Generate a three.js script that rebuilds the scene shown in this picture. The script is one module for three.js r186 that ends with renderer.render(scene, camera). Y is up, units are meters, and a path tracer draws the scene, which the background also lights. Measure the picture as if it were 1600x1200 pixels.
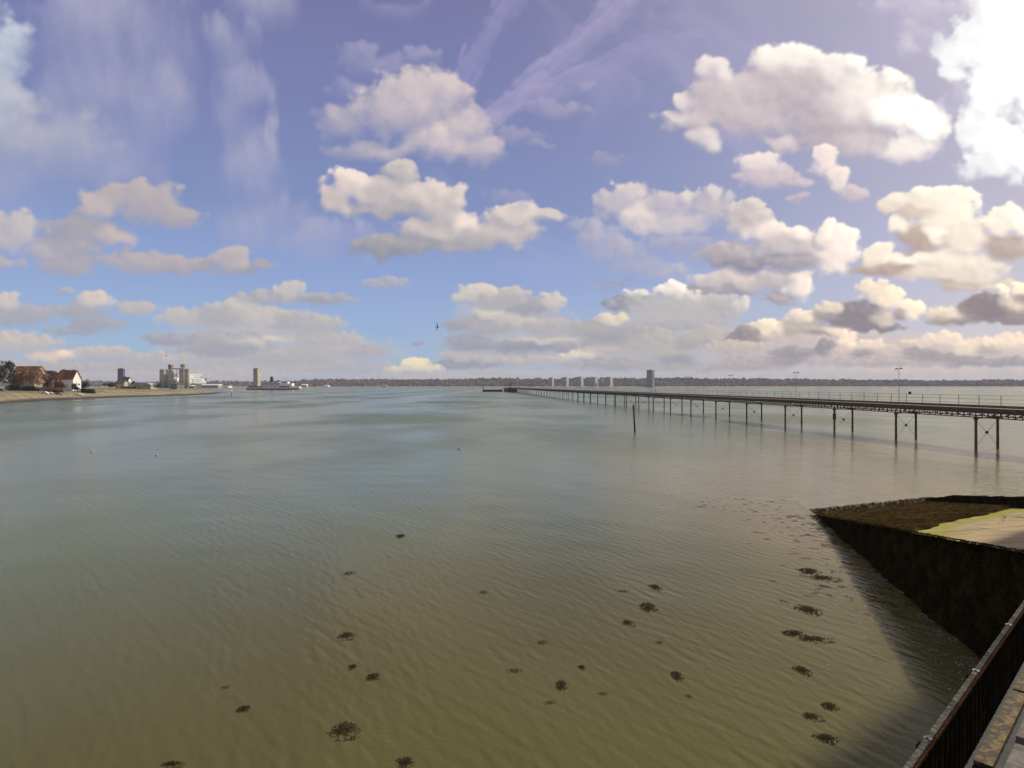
import * as THREE from 'three';
import { mergeGeometries, mergeVertices } from 'three/addons/utils/BufferGeometryUtils.js';

// ---------------------------------------------------------------- camera, sun, exposure
const scene = new THREE.Scene();
const EYE = 8, FPX = 988;                                     // eye height over the water; focal length of the 1600-pixel-wide photograph
const camera = new THREE.PerspectiveCamera(2 * Math.atan(600 / FPX) * 180 / Math.PI, 4 / 3, 0.3, 40000);
camera.position.set(0, EYE, 0);
camera.lookAt(0, EYE + 2.5, -FPX);
scene.add(camera);
const renderer = new THREE.WebGLRenderer({ antialias: true });
renderer.toneMapping = THREE.LinearToneMapping;
renderer.toneMappingExposure = 1;
renderer.shadowMap.enabled = true;
const SUN_AZ = 52.8 * Math.PI / 180, SUN_EL = 36 * Math.PI / 180;   // to the right of the view and above
const SUN = new THREE.Vector3(Math.sin(SUN_AZ) * Math.cos(SUN_EL), Math.sin(SUN_EL), -Math.cos(SUN_AZ) * Math.cos(SUN_EL));
const sun = new THREE.DirectionalLight(new THREE.Color().setRGB(1, 0.9, 0.76), 4.5);
sun.name = 'sun';
sun.position.copy(SUN).multiplyScalar(600); sun.castShadow = true; sun.shadow.radius = 3;
sun.shadow.mapSize.set(4096, 4096);
Object.assign(sun.shadow.camera, { left: -400, right: 400, top: 400, bottom: -400, near: 1, far: 2500 });
scene.add(sun, sun.target);

// ---------------------------------------------------------------- small helpers
const { clamp, lerp } = THREE.MathUtils;
const smoothstep = (x, a, b) => { const t = clamp((x - a) / (b - a), 0, 1); return t * t * (3 - 2 * t); };   // also with a above b
function rng(seed) { let a = seed >>> 0; return () => { a = (a + 0x6d2b79f5) | 0; let t = Math.imul(a ^ (a >>> 15), 1 | a); t = (t + Math.imul(t ^ (t >>> 7), 61 | t)) ^ t; return ((t ^ (t >>> 14)) >>> 0) / 4294967296; }; }
function hash(ix, iy, s) { let n = (Math.imul(ix, 374761393) + Math.imul(iy, 668265263) + Math.imul(s, 1274126177)) | 0; n = Math.imul(n ^ (n >>> 13), 1274126177); return ((n ^ (n >>> 16)) >>> 0) / 4294967296; }
function vnoise(x, y, s) {
  const ix = Math.floor(x), iy = Math.floor(y), fx = x - ix, fy = y - iy, u = fx * fx * fx * (fx * (fx * 6 - 15) + 10), v = fy * fy * fy * (fy * (fy * 6 - 15) + 10);
  return lerp(lerp(hash(ix, iy, s), hash(ix + 1, iy, s), u), lerp(hash(ix, iy + 1, s), hash(ix + 1, iy + 1, s), u), v);
}
function fbm(x, y, oct, s) { let a = 0.5, t = 0, n = 0; for (let i = 0; i < oct; i++) { t += a * vnoise(x, y, s + i * 17); n += a; a *= 0.5; const q = x * 0.8 - y * 0.6; y = (x * 0.6 + y * 0.8) * 2.03; x = q * 2.03; } return t / n; }
function worley(x, y, s) {
  const ix = Math.floor(x), iy = Math.floor(y); let m = 9;
  for (let j = -1; j <= 1; j++) for (let i = -1; i <= 1; i++) { const dx = ix + i + hash(ix + i, iy + j, s) - x, dy = iy + j + hash(ix + i, iy + j, s + 5) - y, d = dx * dx + dy * dy; if (d < m) m = d; }
  return Math.sqrt(m);
}
const lin = (c) => (c <= 0.04045 ? c / 12.92 : Math.pow((c + 0.055) / 1.055, 2.4));
const srgb = (r, g, b) => [lin(r / 255), lin(g / 255), lin(b / 255)];

// ---------------------------------------------------------------- sky: air and clouds in every direction, as one float texture
// A cloud: its puffs [x, y, rx, ry, tone], the colours of its lit and shaded sides, edge softness, roughness of outline, puff size, density.
// The clouds ahead are placed on the plane one focal length in front of the eye, all the others by bearing and height.
function cloud(lit, sh, soft, amp, size, op, puffs, drawn) {               // drawn: [angle, how much longer], for clouds drawn out by the wind
  let x0 = 1e9, x1 = -1e9, y0 = 1e9, y1 = -1e9;
  for (const p of puffs) { x0 = Math.min(x0, p[0] - p[2] * 1.7); x1 = Math.max(x1, p[0] + p[2] * 1.7); y0 = Math.min(y0, p[1] - p[3] * 1.9); y1 = Math.max(y1, p[1] + p[3] * 1.9); }
  return { lit: lit.map((v) => v / 255), sh: sh.map((v) => v / 255), soft, amp, size, op, puffs, drawn: drawn && [Math.cos(drawn[0]) / drawn[1], Math.sin(drawn[0]) / drawn[1], -Math.sin(drawn[0]), Math.cos(drawn[0])], box: [x0, x1, y0, y1] };
}
const AHEAD = [
  // thin veils high on the left
  cloud([184, 181, 200], [164, 164, 196], 1.25, 0.9, 60, 0.98, [[180, 50, 150, 100, 0.5], [240, 170, 70, 110, 0.5], [160, 150, 110, 80, 0.5], [80, 230, 120, 70, 0.6], [430, 5, 70, 40, 0.4], [210, 260, 60, 60, 0.4]], [1.45, 2.2]),
  cloud([182, 179, 200], [164, 164, 196], 1.3, 0.9, 45, 0.95, [[372, 150, 42, 90, 0.5], [388, 270, 60, 80, 0.6], [405, 350, 75, 50, 0.5], [490, 378, 100, 34, 0.4], [360, 60, 35, 50, 0.4]], [1.45, 2.6]),
  cloud([205, 212, 222], [186, 196, 214], 0.9, 0.9, 40, 0.85, [[6, 75, 48, 52, 0.7], [-20, 130, 60, 70, 0.9], [10, 170, 40, 50, 0.4], [-70, 90, 80, 90, 0.8]]),
  cloud([198, 194, 198], [176, 175, 190], 1.5, 1.1, 60, 0.85, [[60, 225, 110, 70, 0.5], [20, 270, 90, 80, 0.5], [130, 270, 80, 60, 0.4], [-30, 200, 90, 80, 0.5]]),
  // wisps of the upper middle
  cloud([172, 168, 196], [150, 150, 188], 0.9, 1.0, 24, 0.6, [[564, 92, 36, 26, 0.6], [612, 105, 52, 18, 0.6], [656, 86, 30, 16, 0.8], [680, 112, 26, 12, 0.5], [545, 140, 30, 20, 0.3], [612, 122, 30, 20, 0.4]]),
  cloud([178, 172, 192], [158, 156, 188], 0.9, 1.1, 20, 0.6, [[768, 182, 36, 13, 0.6], [806, 211, 44, 15, 0.5], [875, 170, 52, 15, 0.8], [918, 134, 15, 9, 0.9], [850, 140, 34, 9, 0.5], [945, 250, 34, 12, 0.3], [835, 225, 30, 8, 0.4]]),
  cloud([168, 160, 200], [150, 146, 194], 1.0, 1.0, 15, 0.75, Array.from({ length: 9 }, (_, i) => [716 + i * 11, 150 - i * 22, 24, 24, 0.5]), [-1.1, 5]),
  cloud([180, 170, 200], [158, 152, 194], 1.0, 1.0, 15, 0.85, Array.from({ length: 13 }, (_, i) => [770 + i * 19, 190 - i * 17, 32, 22, 0.6]), [-0.73, 5]),
  cloud([172, 164, 198], [154, 149, 192], 1.1, 1.2, 16, 0.75, Array.from({ length: 8 }, (_, i) => [850 + i * 30, 150 - i * 12, 44, 24, 0.5]), [-0.45, 5]),
  cloud([168, 166, 190], [158, 158, 188], 1.4, 1.2, 40, 0.6, [[1180, 10, 150, 24, 0.5], [1080, 40, 80, 20, 0.4], [1300, 40, 110, 40, 0.4], [620, 14, 60, 18, 0.4]]),
  // big soft cloud left of the middle
  cloud([222, 206, 203], [162, 160, 182], 0.75, 0.85, 34, 0.92, [[650, 167, 84, 50, 0.72], [690, 147, 28, 24, 0.68], [688, 217, 62, 36, 1.0], [602, 174, 60, 38, 0.5], [530, 189, 40, 28, 0.25], [571, 236, 60, 20, 0.2], [745, 235, 44, 20, 0.5], [726, 198, 36, 36, 0.62], [632, 238, 60, 16, 0.35]]),
  cloud([226, 211, 203], [152, 152, 162], 0.5, 0.7, 26, 0.96, [[549, 289, 38, 25, 0.95], [523, 316, 30, 20, 0.6], [596, 302, 54, 24, 0.6], [631, 274, 32, 17, 0.55], [663, 309, 64, 27, 0.78], [704, 303, 25, 18, 0.72], [612, 328, 80, 14, 0.38], [690, 334, 42, 24, 0.6], [726, 349, 34, 24, 1.0], [682, 360, 64, 17, 0.6], [808, 337, 38, 19, 0.78], [777, 366, 64, 19, 0.6], [858, 336, 34, 12, 0.6], [600, 385, 60, 19, 0.1], [650, 380, 76, 19, 0.25], [735, 377, 66, 17, 0.4]]),
  cloud([180, 176, 196], [160, 160, 190], 1.0, 1.0, 20, 0.5, [[790, 308, 40, 14, 0.5], [812, 318, 20, 12, 0.5]]),
  // left, half way up
  cloud([206, 190, 184], [158, 157, 172], 0.55, 0.65, 24, 0.93, [[210, 311, 70, 27, 0.5], [150, 321, 34, 20, 0.75], [245, 332, 52, 22, 0.4], [122, 357, 62, 24, 0.25], [175, 372, 38, 18, 0.65], [105, 385, 56, 27, 0.35], [105, 413, 56, 18, 0.35], [227, 409, 66, 18, 0.42], [287, 416, 66, 14, 0.3], [357, 408, 27, 19, 0.55], [388, 420, 52, 9, 0.15], [282, 344, 40, 14, 0.3]]),
  cloud([210, 198, 192], [168, 167, 184], 0.6, 0.6, 20, 0.9, [[32, 356, 32, 27, 0.7], [8, 378, 44, 18, 0.5], [-30, 360, 50, 30, 0.5], [10, 412, 36, 10, 0.2], [60, 395, 34, 14, 0.2]]),
  // big cloud on the right
  cloud([255, 246, 238], [186, 171, 180], 0.55, 0.62, 26, 1, [[1118, 112, 30, 25, 0.55], [1128, 165, 66, 42, 0.34], [1150, 140, 60, 26, 0.4], [1095, 190, 50, 18, 0.35], [1223, 96, 52, 28, 0.85], [1303, 108, 48, 28, 0.82], [1339, 100, 19, 19, 0.9], [1397, 130, 22, 22, 0.85], [1237, 140, 104, 42, 0.28], [1346, 160, 72, 50, 0.85], [1388, 172, 52, 36, 1.25], [1446, 196, 36, 36, 1.2], [1415, 234, 54, 20, 0.82], [1310, 199, 92, 46, 0.2], [1183, 181, 74, 32, 0.32], [1056, 186, 28, 13, 0.45], [1067, 161, 15, 17, 0.5], [1103, 216, 27, 19, 0.5], [1223, 219, 20, 17, 0.42], [1330, 222, 60, 26, 0.45]]),
  cloud([250, 232, 224], [186, 176, 190], 0.5, 0.6, 18, 0.93, [[1190, 255, 32, 20, 0.8], [1201, 276, 47, 20, 0.4], [1245, 287, 26, 10, 0.25], [1288, 252, 23, 23, 0.9], [1310, 279, 18, 23, 0.85], [1338, 303, 24, 13, 0.35], [1250, 310, 20, 8, 0.1]]),
  // bright cloud at the right edge
  cloud([255, 255, 255], [208, 202, 214], 0.45, 0.75, 26, 1, [[1491, 84, 33, 27, 0.85], [1487, 112, 24, 15, 0.8], [1563, 69, 72, 52, 1.2], [1574, 114, 54, 42, 1.2], [1545, 160, 42, 42, 1.0], [1527, 203, 37, 27, 0.85], [1563, 222, 54, 36, 1.1], [1538, 261, 38, 20, 0.75], [1585, 257, 32, 26, 1.0], [1527, 46, 34, 32, 0.8], [1582, 18, 70, 40, 1.1], [1640, 110, 70, 130, 1.2], [1680, 240, 80, 60, 1.1]]),
  cloud([226, 218, 226], [186, 182, 206], 0.8, 0.9, 20, 0.75, [[1420, 66, 20, 22, 0.85], [1430, 42, 28, 20, 0.5], [1456, 60, 34, 26, 0.3], [1440, 14, 50, 22, 0.5], [1395, 6, 40, 14, 0.4], [1500, 18, 40, 22, 0.5], [1478, 170, 20, 26, 0.4], [1500, 150, 20, 30, 0.4]]),
  // middle right
  cloud([232, 218, 212], [168, 165, 186], 0.6, 0.75, 20, 0.88, [[982, 306, 32, 21, 0.7], [954, 320, 32, 24, 0.45], [994, 335, 40, 23, 1.0], [1047, 322, 44, 22, 0.5], [1076, 307, 19, 17, 0.8], [1116, 301, 15, 16, 0.7], [1116, 326, 34, 24, 0.5], [1060, 347, 58, 20, 0.65], [1016, 354, 48, 16, 0.7]]),
  cloud([208, 200, 206], [160, 160, 184], 0.9, 0.9, 22, 0.82, [[932, 379, 40, 32, 0.5], [969, 395, 56, 22, 0.45], [1000, 416, 66, 20, 0.35], [1047, 427, 46, 15, 0.55], [960, 445, 42, 8, 0.0], [1060, 385, 60, 14, 0.3], [900, 350, 22, 10, 0.3]]),
  cloud([255, 238, 226], [162, 156, 166], 0.4, 0.6, 20, 0.97, [[1172, 341, 34, 27, 0.5], [1191, 363, 32, 16, 0.85], [1247, 363, 23, 12, 0.9], [1235, 382, 54, 23, 0.5], [1297, 363, 23, 19, 1.0], [1313, 386, 28, 28, 1.0], [1297, 408, 38, 20, 0.9], [1141, 397, 50, 21, 0.25], [1172, 410, 64, 12, 0.02], [1235, 410, 64, 12, 0.2], [1141, 438, 64, 16, 0.5], [1120, 454, 56, 8, 0.15], [1204, 438, 48, 15, 0.4], [1250, 447, 26, 20, 0.85], [1213, 466, 28, 9, 0.2]]),
  cloud([240, 229, 220], [150, 147, 158], 0.4, 0.6, 15, 0.97, [[1050, 451, 23, 12, 0.95], [1000, 460, 24, 10, 0.75], [985, 476, 38, 12, -0.05], [1032, 477, 42, 14, 0.2], [1066, 472, 38, 18, 0.72], [1126, 476, 38, 18, 0.45], [1156, 476, 14, 14, 0.65], [1032, 494, 44, 12, 0.6], [1054, 510, 64, 9, 0.12], [1094, 500, 54, 14, 0.42]]),
  cloud([255, 242, 224], [194, 174, 164], 0.42, 0.6, 20, 1, [[1469, 312, 52, 20, 0.95], [1412, 316, 32, 16, 0.8], [1390, 325, 16, 13, 0.7], [1431, 331, 38, 14, 0.45], [1497, 329, 38, 29, 1.05], [1472, 342, 52, 20, 0.95], [1405, 355, 19, 15, 0.95], [1429, 372, 30, 20, 0.1], [1446, 387, 28, 10, 0.1], [1461, 362, 22, 14, 1.15], [1506, 374, 44, 26, 0.85], [1371, 400, 26, 19, 0.85], [1384, 419, 48, 14, 0.02], [1431, 407, 54, 12, 0.95], [1487, 409, 58, 20, 0.85], [1469, 428, 74, 14, 0.7], [1534, 422, 38, 20, 0.75], [1497, 445, 38, 8, 0.3], [1551, 445, 27, 10, 0.5], [1566, 347, 29, 21, 1.0], [1581, 342, 23, 20, 1.1], [1572, 386, 38, 16, 0.1], [1592, 393, 34, 14, 0.15], [1597, 355, 22, 16, 1.1], [1650, 370, 46, 40, 0.9]]),
  // grey layer along the horizon
  cloud([204, 199, 196], [172, 171, 180], 0.8, 0.5, 22, 0.96, [[430, 562, 200, 34, 0.6], [400, 520, 130, 34, 0.55], [330, 545, 90, 20, 0.5], [120, 582, 260, 16, 0.4], [-150, 560, 200, 30, 0.4], [700, 590, 200, 8, 0.4], [800, 545, 110, 44, 0.5], [940, 555, 140, 40, 0.5], [1100, 545, 150, 48, 0.55], [800, 500, 90, 36, 0.55], [1040, 500, 110, 40, 0.5]]),
  cloud([236, 216, 202], [182, 172, 176], 0.8, 0.5, 22, 0.95, [[1280, 552, 170, 40, 0.5], [1450, 556, 190, 32, 0.55], [1640, 560, 160, 30, 0.6], [1270, 530, 60, 16, 0.5], [1400, 586, 300, 10, 0.6]]),
  // bank low on the left
  cloud([214, 200, 190], [166, 167, 178], 0.55, 0.6, 13, 0.93, [[7, 472, 24, 15, 0.8], [21, 497, 54, 18, 0.15], [60, 490, 38, 14, 0.2], [147, 468, 31, 14, 0.9], [122, 487, 44, 14, 0.15], [150, 507, 48, 12, 0.05], [115, 518, 44, 8, 0.05], [212, 483, 38, 11, 0.45], [100, 455, 14, 5, 0.2], [-40, 490, 50, 24, 0.3]]),
  cloud([216, 207, 196], [163, 163, 175], 0.5, 0.62, 14, 0.95, [[280, 497, 38, 16, 0.5], [374, 480, 38, 15, 0.65], [451, 455, 23, 16, 0.6], [420, 466, 48, 12, 0.3], [500, 466, 62, 8, 0.12], [350, 497, 54, 20, 0.3], [402, 497, 52, 18, 0.62], [455, 504, 54, 16, 0.28], [490, 508, 48, 16, 0.4], [238, 528, 22, 5, 0.05], [273, 532, 48, 10, 0.05], [350, 532, 74, 14, 0.25], [402, 532, 64, 7, 0.75], [507, 532, 66, 15, 0.42], [350, 549, 78, 11, 0.1], [455, 556, 114, 12, 0.35], [525, 546, 60, 17, 0.45], [455, 573, 124, 12, 0.35]]),
  cloud([236, 212, 188], [166, 166, 178], 0.6, 0.6, 12, 0.9, [[17, 535, 48, 16, 0.5], [52, 539, 54, 14, 0.42], [101, 556, 24, 9, 1.05], [70, 557, 38, 10, 0.75], [157, 553, 54, 10, 0.4], [245, 563, 74, 12, 0.3], [140, 575, 210, 12, 0.25], [300, 585, 160, 10, 0.3]]),
  // low in the middle
  cloud([212, 204, 198], [158, 160, 178], 0.6, 0.6, 9, 0.85, [[605, 443, 40, 9, 0.35], [654, 536, 11, 5, 0.05], [577, 551, 38, 15, 0.35], [560, 575, 60, 10, 0.4]]),
  cloud([216, 206, 194], [160, 160, 174], 0.5, 0.62, 13, 0.96, [[749, 456, 34, 12, 0.85], [728, 466, 24, 10, 0.75], [798, 459, 32, 10, 0.55], [777, 470, 60, 12, 0.4], [829, 481, 38, 14, 0.15], [864, 473, 21, 14, 0.75], [766, 491, 28, 10, 0.75], [717, 508, 22, 12, 0.15], [756, 512, 50, 16, 0.3], [812, 501, 50, 12, 0.68], [854, 512, 44, 18, 0.42], [857, 533, 54, 8, 0.72], [735, 536, 44, 12, 0.12], [805, 543, 96, 10, 0.0], [717, 554, 34, 12, 0.5], [805, 563, 106, 10, 0.5], [728, 571, 66, 8, 0.0], [892, 540, 44, 12, 0.2]]),
  cloud([222, 210, 192], [162, 160, 170], 0.5, 0.62, 13, 0.96, [[959, 500, 27, 10, 0.9], [927, 515, 44, 14, 0.3], [962, 526, 58, 16, 0.15], [910, 554, 36, 8, 1.0], [945, 549, 50, 10, 0.45], [1008, 533, 54, 18, 0.42], [1060, 561, 34, 12, 0.05], [1085, 536, 40, 9, 0.2], [1032, 550, 54, 18, 0.45], [962, 571, 76, 10, 0.2], [1110, 530, 50, 20, 0.45], [1090, 575, 120, 9, 0.3]]),
  cloud([236, 222, 190], [186, 182, 184], 0.5, 0.6, 8, 0.95, [[650, 568, 24, 8, 1.0], [672, 576, 22, 6, 0.7], [630, 577, 28, 6, 0.6]]),
  // low on the right
  cloud([255, 236, 212], [166, 156, 158], 0.45, 0.7, 13, 1, [[1366, 454, 26, 18, 0.82], [1390, 466, 26, 20, 0.95], [1423, 483, 26, 16, 1.0], [1345, 486, 40, 16, -0.1], [1330, 501, 46, 12, -0.1], [1375, 498, 26, 16, 0.55], [1408, 492, 13, 10, 0.1], [1369, 512, 46, 7, -0.15], [1300, 483, 23, 12, 0.65], [1291, 493, 20, 10, 0.1], [1255, 495, 31, 12, 0.75], [1249, 513, 42, 14, 0.35], [1279, 519, 23, 9, 0.1], [1306, 516, 32, 8, 0.85], [1201, 513, 29, 14, 0.85], [1171, 519, 21, 12, 0.0], [1165, 531, 32, 8, 0.0], [1201, 526, 32, 10, 0.5]]),
  cloud([255, 236, 212], [166, 153, 152], 0.45, 0.7, 12, 1, [[1540, 474, 31, 18, -0.1], [1555, 487, 54, 16, -0.1], [1519, 481, 19, 14, 0.0], [1480, 492, 32, 14, 0.75], [1495, 501, 48, 9, 0.05], [1570, 453, 11, 11, 1.0], [1582, 477, 24, 18, 0.8], [1596, 452, 16, 11, 1.0], [1596, 465, 18, 9, 0.1], [1575, 500, 64, 7, 0.0], [1640, 478, 40, 26, 0.4]]),
  cloud([254, 232, 210], [172, 163, 167], 0.5, 0.7, 11, 0.95, [[1291, 546, 19, 14, -0.1], [1324, 534, 19, 14, 0.95], [1315, 549, 27, 10, 0.5], [1240, 552, 40, 12, -0.05], [1222, 564, 44, 8, 0.0], [1360, 540, 22, 10, 0.75], [1348, 552, 27, 8, 0.0], [1381, 549, 33, 10, 0.5], [1435, 537, 27, 8, 0.65], [1438, 552, 38, 9, 0.05], [1474, 531, 32, 12, 0.85], [1468, 546, 33, 10, 0.5], [1468, 558, 44, 5, 0.0], [1510, 543, 33, 14, 0.85], [1540, 546, 27, 12, 0.3], [1555, 537, 27, 12, 0.95], [1584, 535, 28, 14, 0.9], [1540, 567, 86, 9, 0.0], [1600, 565, 44, 9, 0.0], [1390, 567, 126, 8, 0.25], [1180, 569, 66, 11, 0.2], [1150, 545, 50, 14, 0.35]]),
  cloud([206, 198, 192], [170, 168, 180], 0.9, 0.6, 14, 0.85, [[250, 590, 330, 9, 0.4], [800, 588, 330, 9, 0.45], [1250, 588, 330, 9, 0.5], [1600, 588, 200, 10, 0.7]]),
];
const AROUND = [];                                              // everywhere else: the same sort of clouds, bearing and height in the same units
{
  const R = rng(77);
  for (let n = 0; n < 300; n++) {
    const az = (R() * 2 - 1) * Math.PI, el = n < 120 ? 0.04 + R() * 0.16 : 0.12 + R() * R() * 1.25;
    if (Math.abs(az) < 0.84 && el < 0.72) continue;
    const size = 14 + 130 * Math.min(1, el) * (0.5 + R()), cx = az * FPX, cy = 602.5 - el * FPX, stretch = 1 / Math.max(0.3, Math.cos(el)), toSun = Math.exp(-Math.abs(az - SUN_AZ) * 1.3), warm = 30 * toSun;
    const puffs = [];
    for (let k = 0, m = 5 + R() * 6; k < m; k++) puffs.push([cx + (R() - 0.5) * size * 3.2 * stretch, cy + (R() - 0.5) * size * 0.9, size * (0.4 + R() * 0.5) * stretch, size * (0.22 + R() * 0.25), 0.3 + R() * 0.6]);
    AROUND.push(cloud([216 + warm, 204 + warm * 0.9, 198 + warm * 0.5], [156 + warm, 154 + warm * 0.8, 170 + warm * 0.4], 0.55, 0.7, 10 + size * 0.3, 0.95, puffs));
  }
}
const occ = [0, 0, 0];
function body(c, x, y, fine) {                                  // thickness of a cloud at a point (above 0: inside), and its tone
  const s = c.size, k = c.drawn, nx = k ? x * k[0] + y * k[1] : x, ny = k ? x * k[2] + y * k[3] : y, wx = x + (vnoise(x / s, y / s, 3) - 0.5) * s * 0.9, wy = y + (vnoise(x / s, y / s, 8) - 0.5) * s * 0.6;
  let best = 0, tone = 0, w = 0, lower = 0;
  for (const p of c.puffs) {
    const dx = (wx - p[0]) / p[2], dy = (wy - p[1]) / p[3], q = dx * dx + dy * dy;
    if (q > 4) continue;
    best += Math.exp(4.2 * (1 - q)); const t = Math.exp(3.4 * (1 - q)); tone += t * p[4]; w += t; lower += t * dy;
  }
  if (!best) { occ[0] = -9; return occ; }
  let n = k ? 0.3 + (fbm(nx / s * 1.7, ny / s * 1.9, fine, 40) - 0.5) * 2.4 : (1 - worley(x / s, y / s * 1.15, 21)) * 0.5 + (fbm(x / s * 1.7, y / s * 1.9, fine, 40) - 0.5) * 1.5;
  if (fine > 2 && !k) n += (0.55 - worley(x / s * 2.6, y / s * 2.8, 31)) * 0.4;
  const b = Math.log(best) / 4.2 + 0.41;
  occ[0] = b + c.amp * 1.15 * (n - 0.3) * (1 - 0.55 * smoothstep(b, 0.45, 1)); occ[1] = tone / w; occ[2] = lower / w;
  return occ;
}
function lay(px, c, x, y, fine) {
  const b = c.box;
  if (x < b[0] || x > b[1] || y < b[2] || y > b[3]) return;
  let [d, tone, lower] = body(c, x, y, fine);
  if (d <= 0) return;
  const a = c.op * smoothstep(d, 0, c.soft * (2.3 + 1.5 * clamp(lower, -0.75, 1))), s = c.size;
  const toward = body(c, x + s * 0.42, y - s * 0.36, 2)[0];     // sides that face the sun are lighter
  tone = clamp(tone + clamp((d - toward) * 0.24, -0.2, 0.26) + 0.08 * (1 - smoothstep(d, 0, 0.6)), -0.1, 1.25);
  tone = 0.5 + (tone - 0.52) * 1.2;
  for (let k = 0; k < 3; k++) px[k] = lerp(px[k], lin(Math.max(0, lerp(c.sh[k], c.lit[k], tone))), a);
}
const GRAD = [[0, 166, 179, 194], [0.05, 158, 184, 212], [0.1, 152, 177, 213], [0.17, 143, 164, 210], [0.28, 127, 143, 189], [0.42, 121, 130, 176], [0.56, 117, 119, 163], [0.9, 110, 114, 157], [1.6, 102, 108, 152]].map(([e, ...c]) => [e, ...srgb(...c)]);
function skyTexture() {
  const W = 4096, H = 2048, data = new Float32Array(W * H * 4), px = [0, 0, 0], glow = srgb(226, 216, 228), warm = srgb(238, 219, 209);
  for (let row = 0; row < H; row++) {
    const el = ((row + 0.5) / H - 0.5) * Math.PI, ce = Math.cos(el), se = Math.sin(el);
    if (el < -0.004) { for (let col = 0; col < W; col++) data.set([0.2, 0.21, 0.2, 1], (row * W + col) * 4); continue; }
    let g = 0; while (g < GRAD.length - 2 && GRAD[g + 1][0] < el) g++;
    const k = smoothstep(el, GRAD[g][0], GRAD[g + 1][0]) * 0.4 + clamp((el - GRAD[g][0]) / (GRAD[g + 1][0] - GRAD[g][0]), 0, 1) * 0.6;
    const near = AROUND.filter((c) => { const y = 602.5 - el * FPX; return y > c.box[2] && y < c.box[3]; });
    for (let col = 0; col < W; col++) {
      const th = ((col + 0.5) / W - 0.5) * 2 * Math.PI, dx = Math.cos(th) * ce, dz = Math.sin(th) * ce, az = Math.atan2(dx, -dz);
      for (let c = 0; c < 3; c++) px[c] = lerp(GRAD[g][c + 1], GRAD[g + 1][c + 1], k);
      const off = Math.acos(clamp(dx * SUN.x + se * SUN.y + dz * SUN.z, -1, 1)), w = Math.min(0.8, 0.85 * Math.exp(-off * off / 0.18));
      for (let c = 0; c < 3; c++) px[c] = lerp(px[c], glow[c] * (1 + 0.5 * Math.exp(-off * off / 0.05)), w);
      const low = 1.0 * Math.exp(-((az - SUN_AZ) ** 2) / 0.26) * Math.exp(-se / 0.26);     // warm haze low under the sun, pale haze along the whole horizon
      for (let c = 0; c < 3; c++) px[c] = lerp(px[c], warm[c], low);
      // high streaks of ice cloud, drawn out along one wind direction
      const h = 1 / (se + 0.12), hx = dx * h, hz = -dz * h, u = hx * 0.93 - hz * 0.37, v = hx * 0.37 + hz * 0.93;
      const streak = smoothstep(fbm(u * 9 + fbm(u * 4, v * 3, 2, 60) * 2.5, v * 1.9, 5, 61), 0.46, 0.86) * smoothstep(fbm(hx * 1.6 + 4, hz * 1.3, 2, 71), 0.3, 0.62) * smoothstep(el, 0.1, 0.35);
      for (let c = 0; c < 3; c++) px[c] = lerp(px[c], [0.46, 0.43, 0.62][c], streak * 0.4 * smoothstep(az, -0.3, 0.05));
      if (-dz > 0.34 * Math.hypot(dx, dz) && el < 1.1) {
        const x = 800 - FPX * dx / dz, y = 602.5 + FPX * se / dz;
        if (x > -400 && x < 2000 && y > -300) for (const c of AHEAD) lay(px, c, x, y, 5);
      }
      for (const c of near) { lay(px, c, az * FPX, 602.5 - el * FPX, 3); lay(px, c, (az - 2 * Math.PI) * FPX, 602.5 - el * FPX, 3); }
      data[(row * W + col) * 4] = px[0]; data[(row * W + col) * 4 + 1] = px[1]; data[(row * W + col) * 4 + 2] = px[2]; data[(row * W + col) * 4 + 3] = 1;
    }
  }
  const t = new THREE.DataTexture(data, W, H, THREE.RGBAFormat, THREE.FloatType);
  t.mapping = THREE.EquirectangularReflectionMapping; t.magFilter = t.minFilter = THREE.LinearFilter; t.needsUpdate = true;
  return t;
}
scene.background = skyTexture();
scene.environment = scene.background;

// ---------------------------------------------------------------- builders and materials
const at = (x, up, away) => new THREE.Vector3(x, up, -away);      // right, up, away from the eye, in metres
const seen = (px, away) => (px - 800) / FPX * away;               // how far right something stands that is seen at px of the 1600-pixel-wide photograph
const used = {};
const numbered = (n) => { used[n] = (used[n] ?? -1) + 1; return used[n] ? n + '_' + String(used[n]).padStart(3, '0') : n; };
function tag(o, label, category, group) { o.userData.label = label; o.userData.category = category; if (group) o.userData.group = group; return o; }
function thing(name, label, category, pos, turn = 0, group) {
  const o = new THREE.Group(); o.name = numbered(name); o.position.copy(pos); o.rotation.y = turn; scene.add(o);
  return tag(o, label, category, group);
}
function uvMetres(g) {                                            // texture coordinates in metres, by the main direction of each face
  const p = g.attributes.position, n = g.attributes.normal, uv = new Float32Array(p.count * 2);
  for (let i = 0; i < p.count; i++) {
    const ax = Math.abs(n.getX(i)), ay = Math.abs(n.getY(i)), az = Math.abs(n.getZ(i));
    if (ay >= ax && ay >= az) { uv[i * 2] = p.getX(i); uv[i * 2 + 1] = p.getZ(i); } else if (ax >= az) { uv[i * 2] = p.getZ(i); uv[i * 2 + 1] = p.getY(i); } else { uv[i * 2] = p.getX(i); uv[i * 2 + 1] = p.getY(i); }
  }
  g.setAttribute('uv', new THREE.BufferAttribute(uv, 2));
  return g;
}
function merge(list) {
  const flat = [].concat(list).map((g) => { const h = g.index ? g.toNonIndexed() : g; for (const k of Object.keys(h.attributes)) if (!['position', 'normal', 'color'].includes(k)) h.deleteAttribute(k); return h; });
  return uvMetres(flat.length > 1 ? mergeGeometries(flat) : flat[0]);
}
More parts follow.
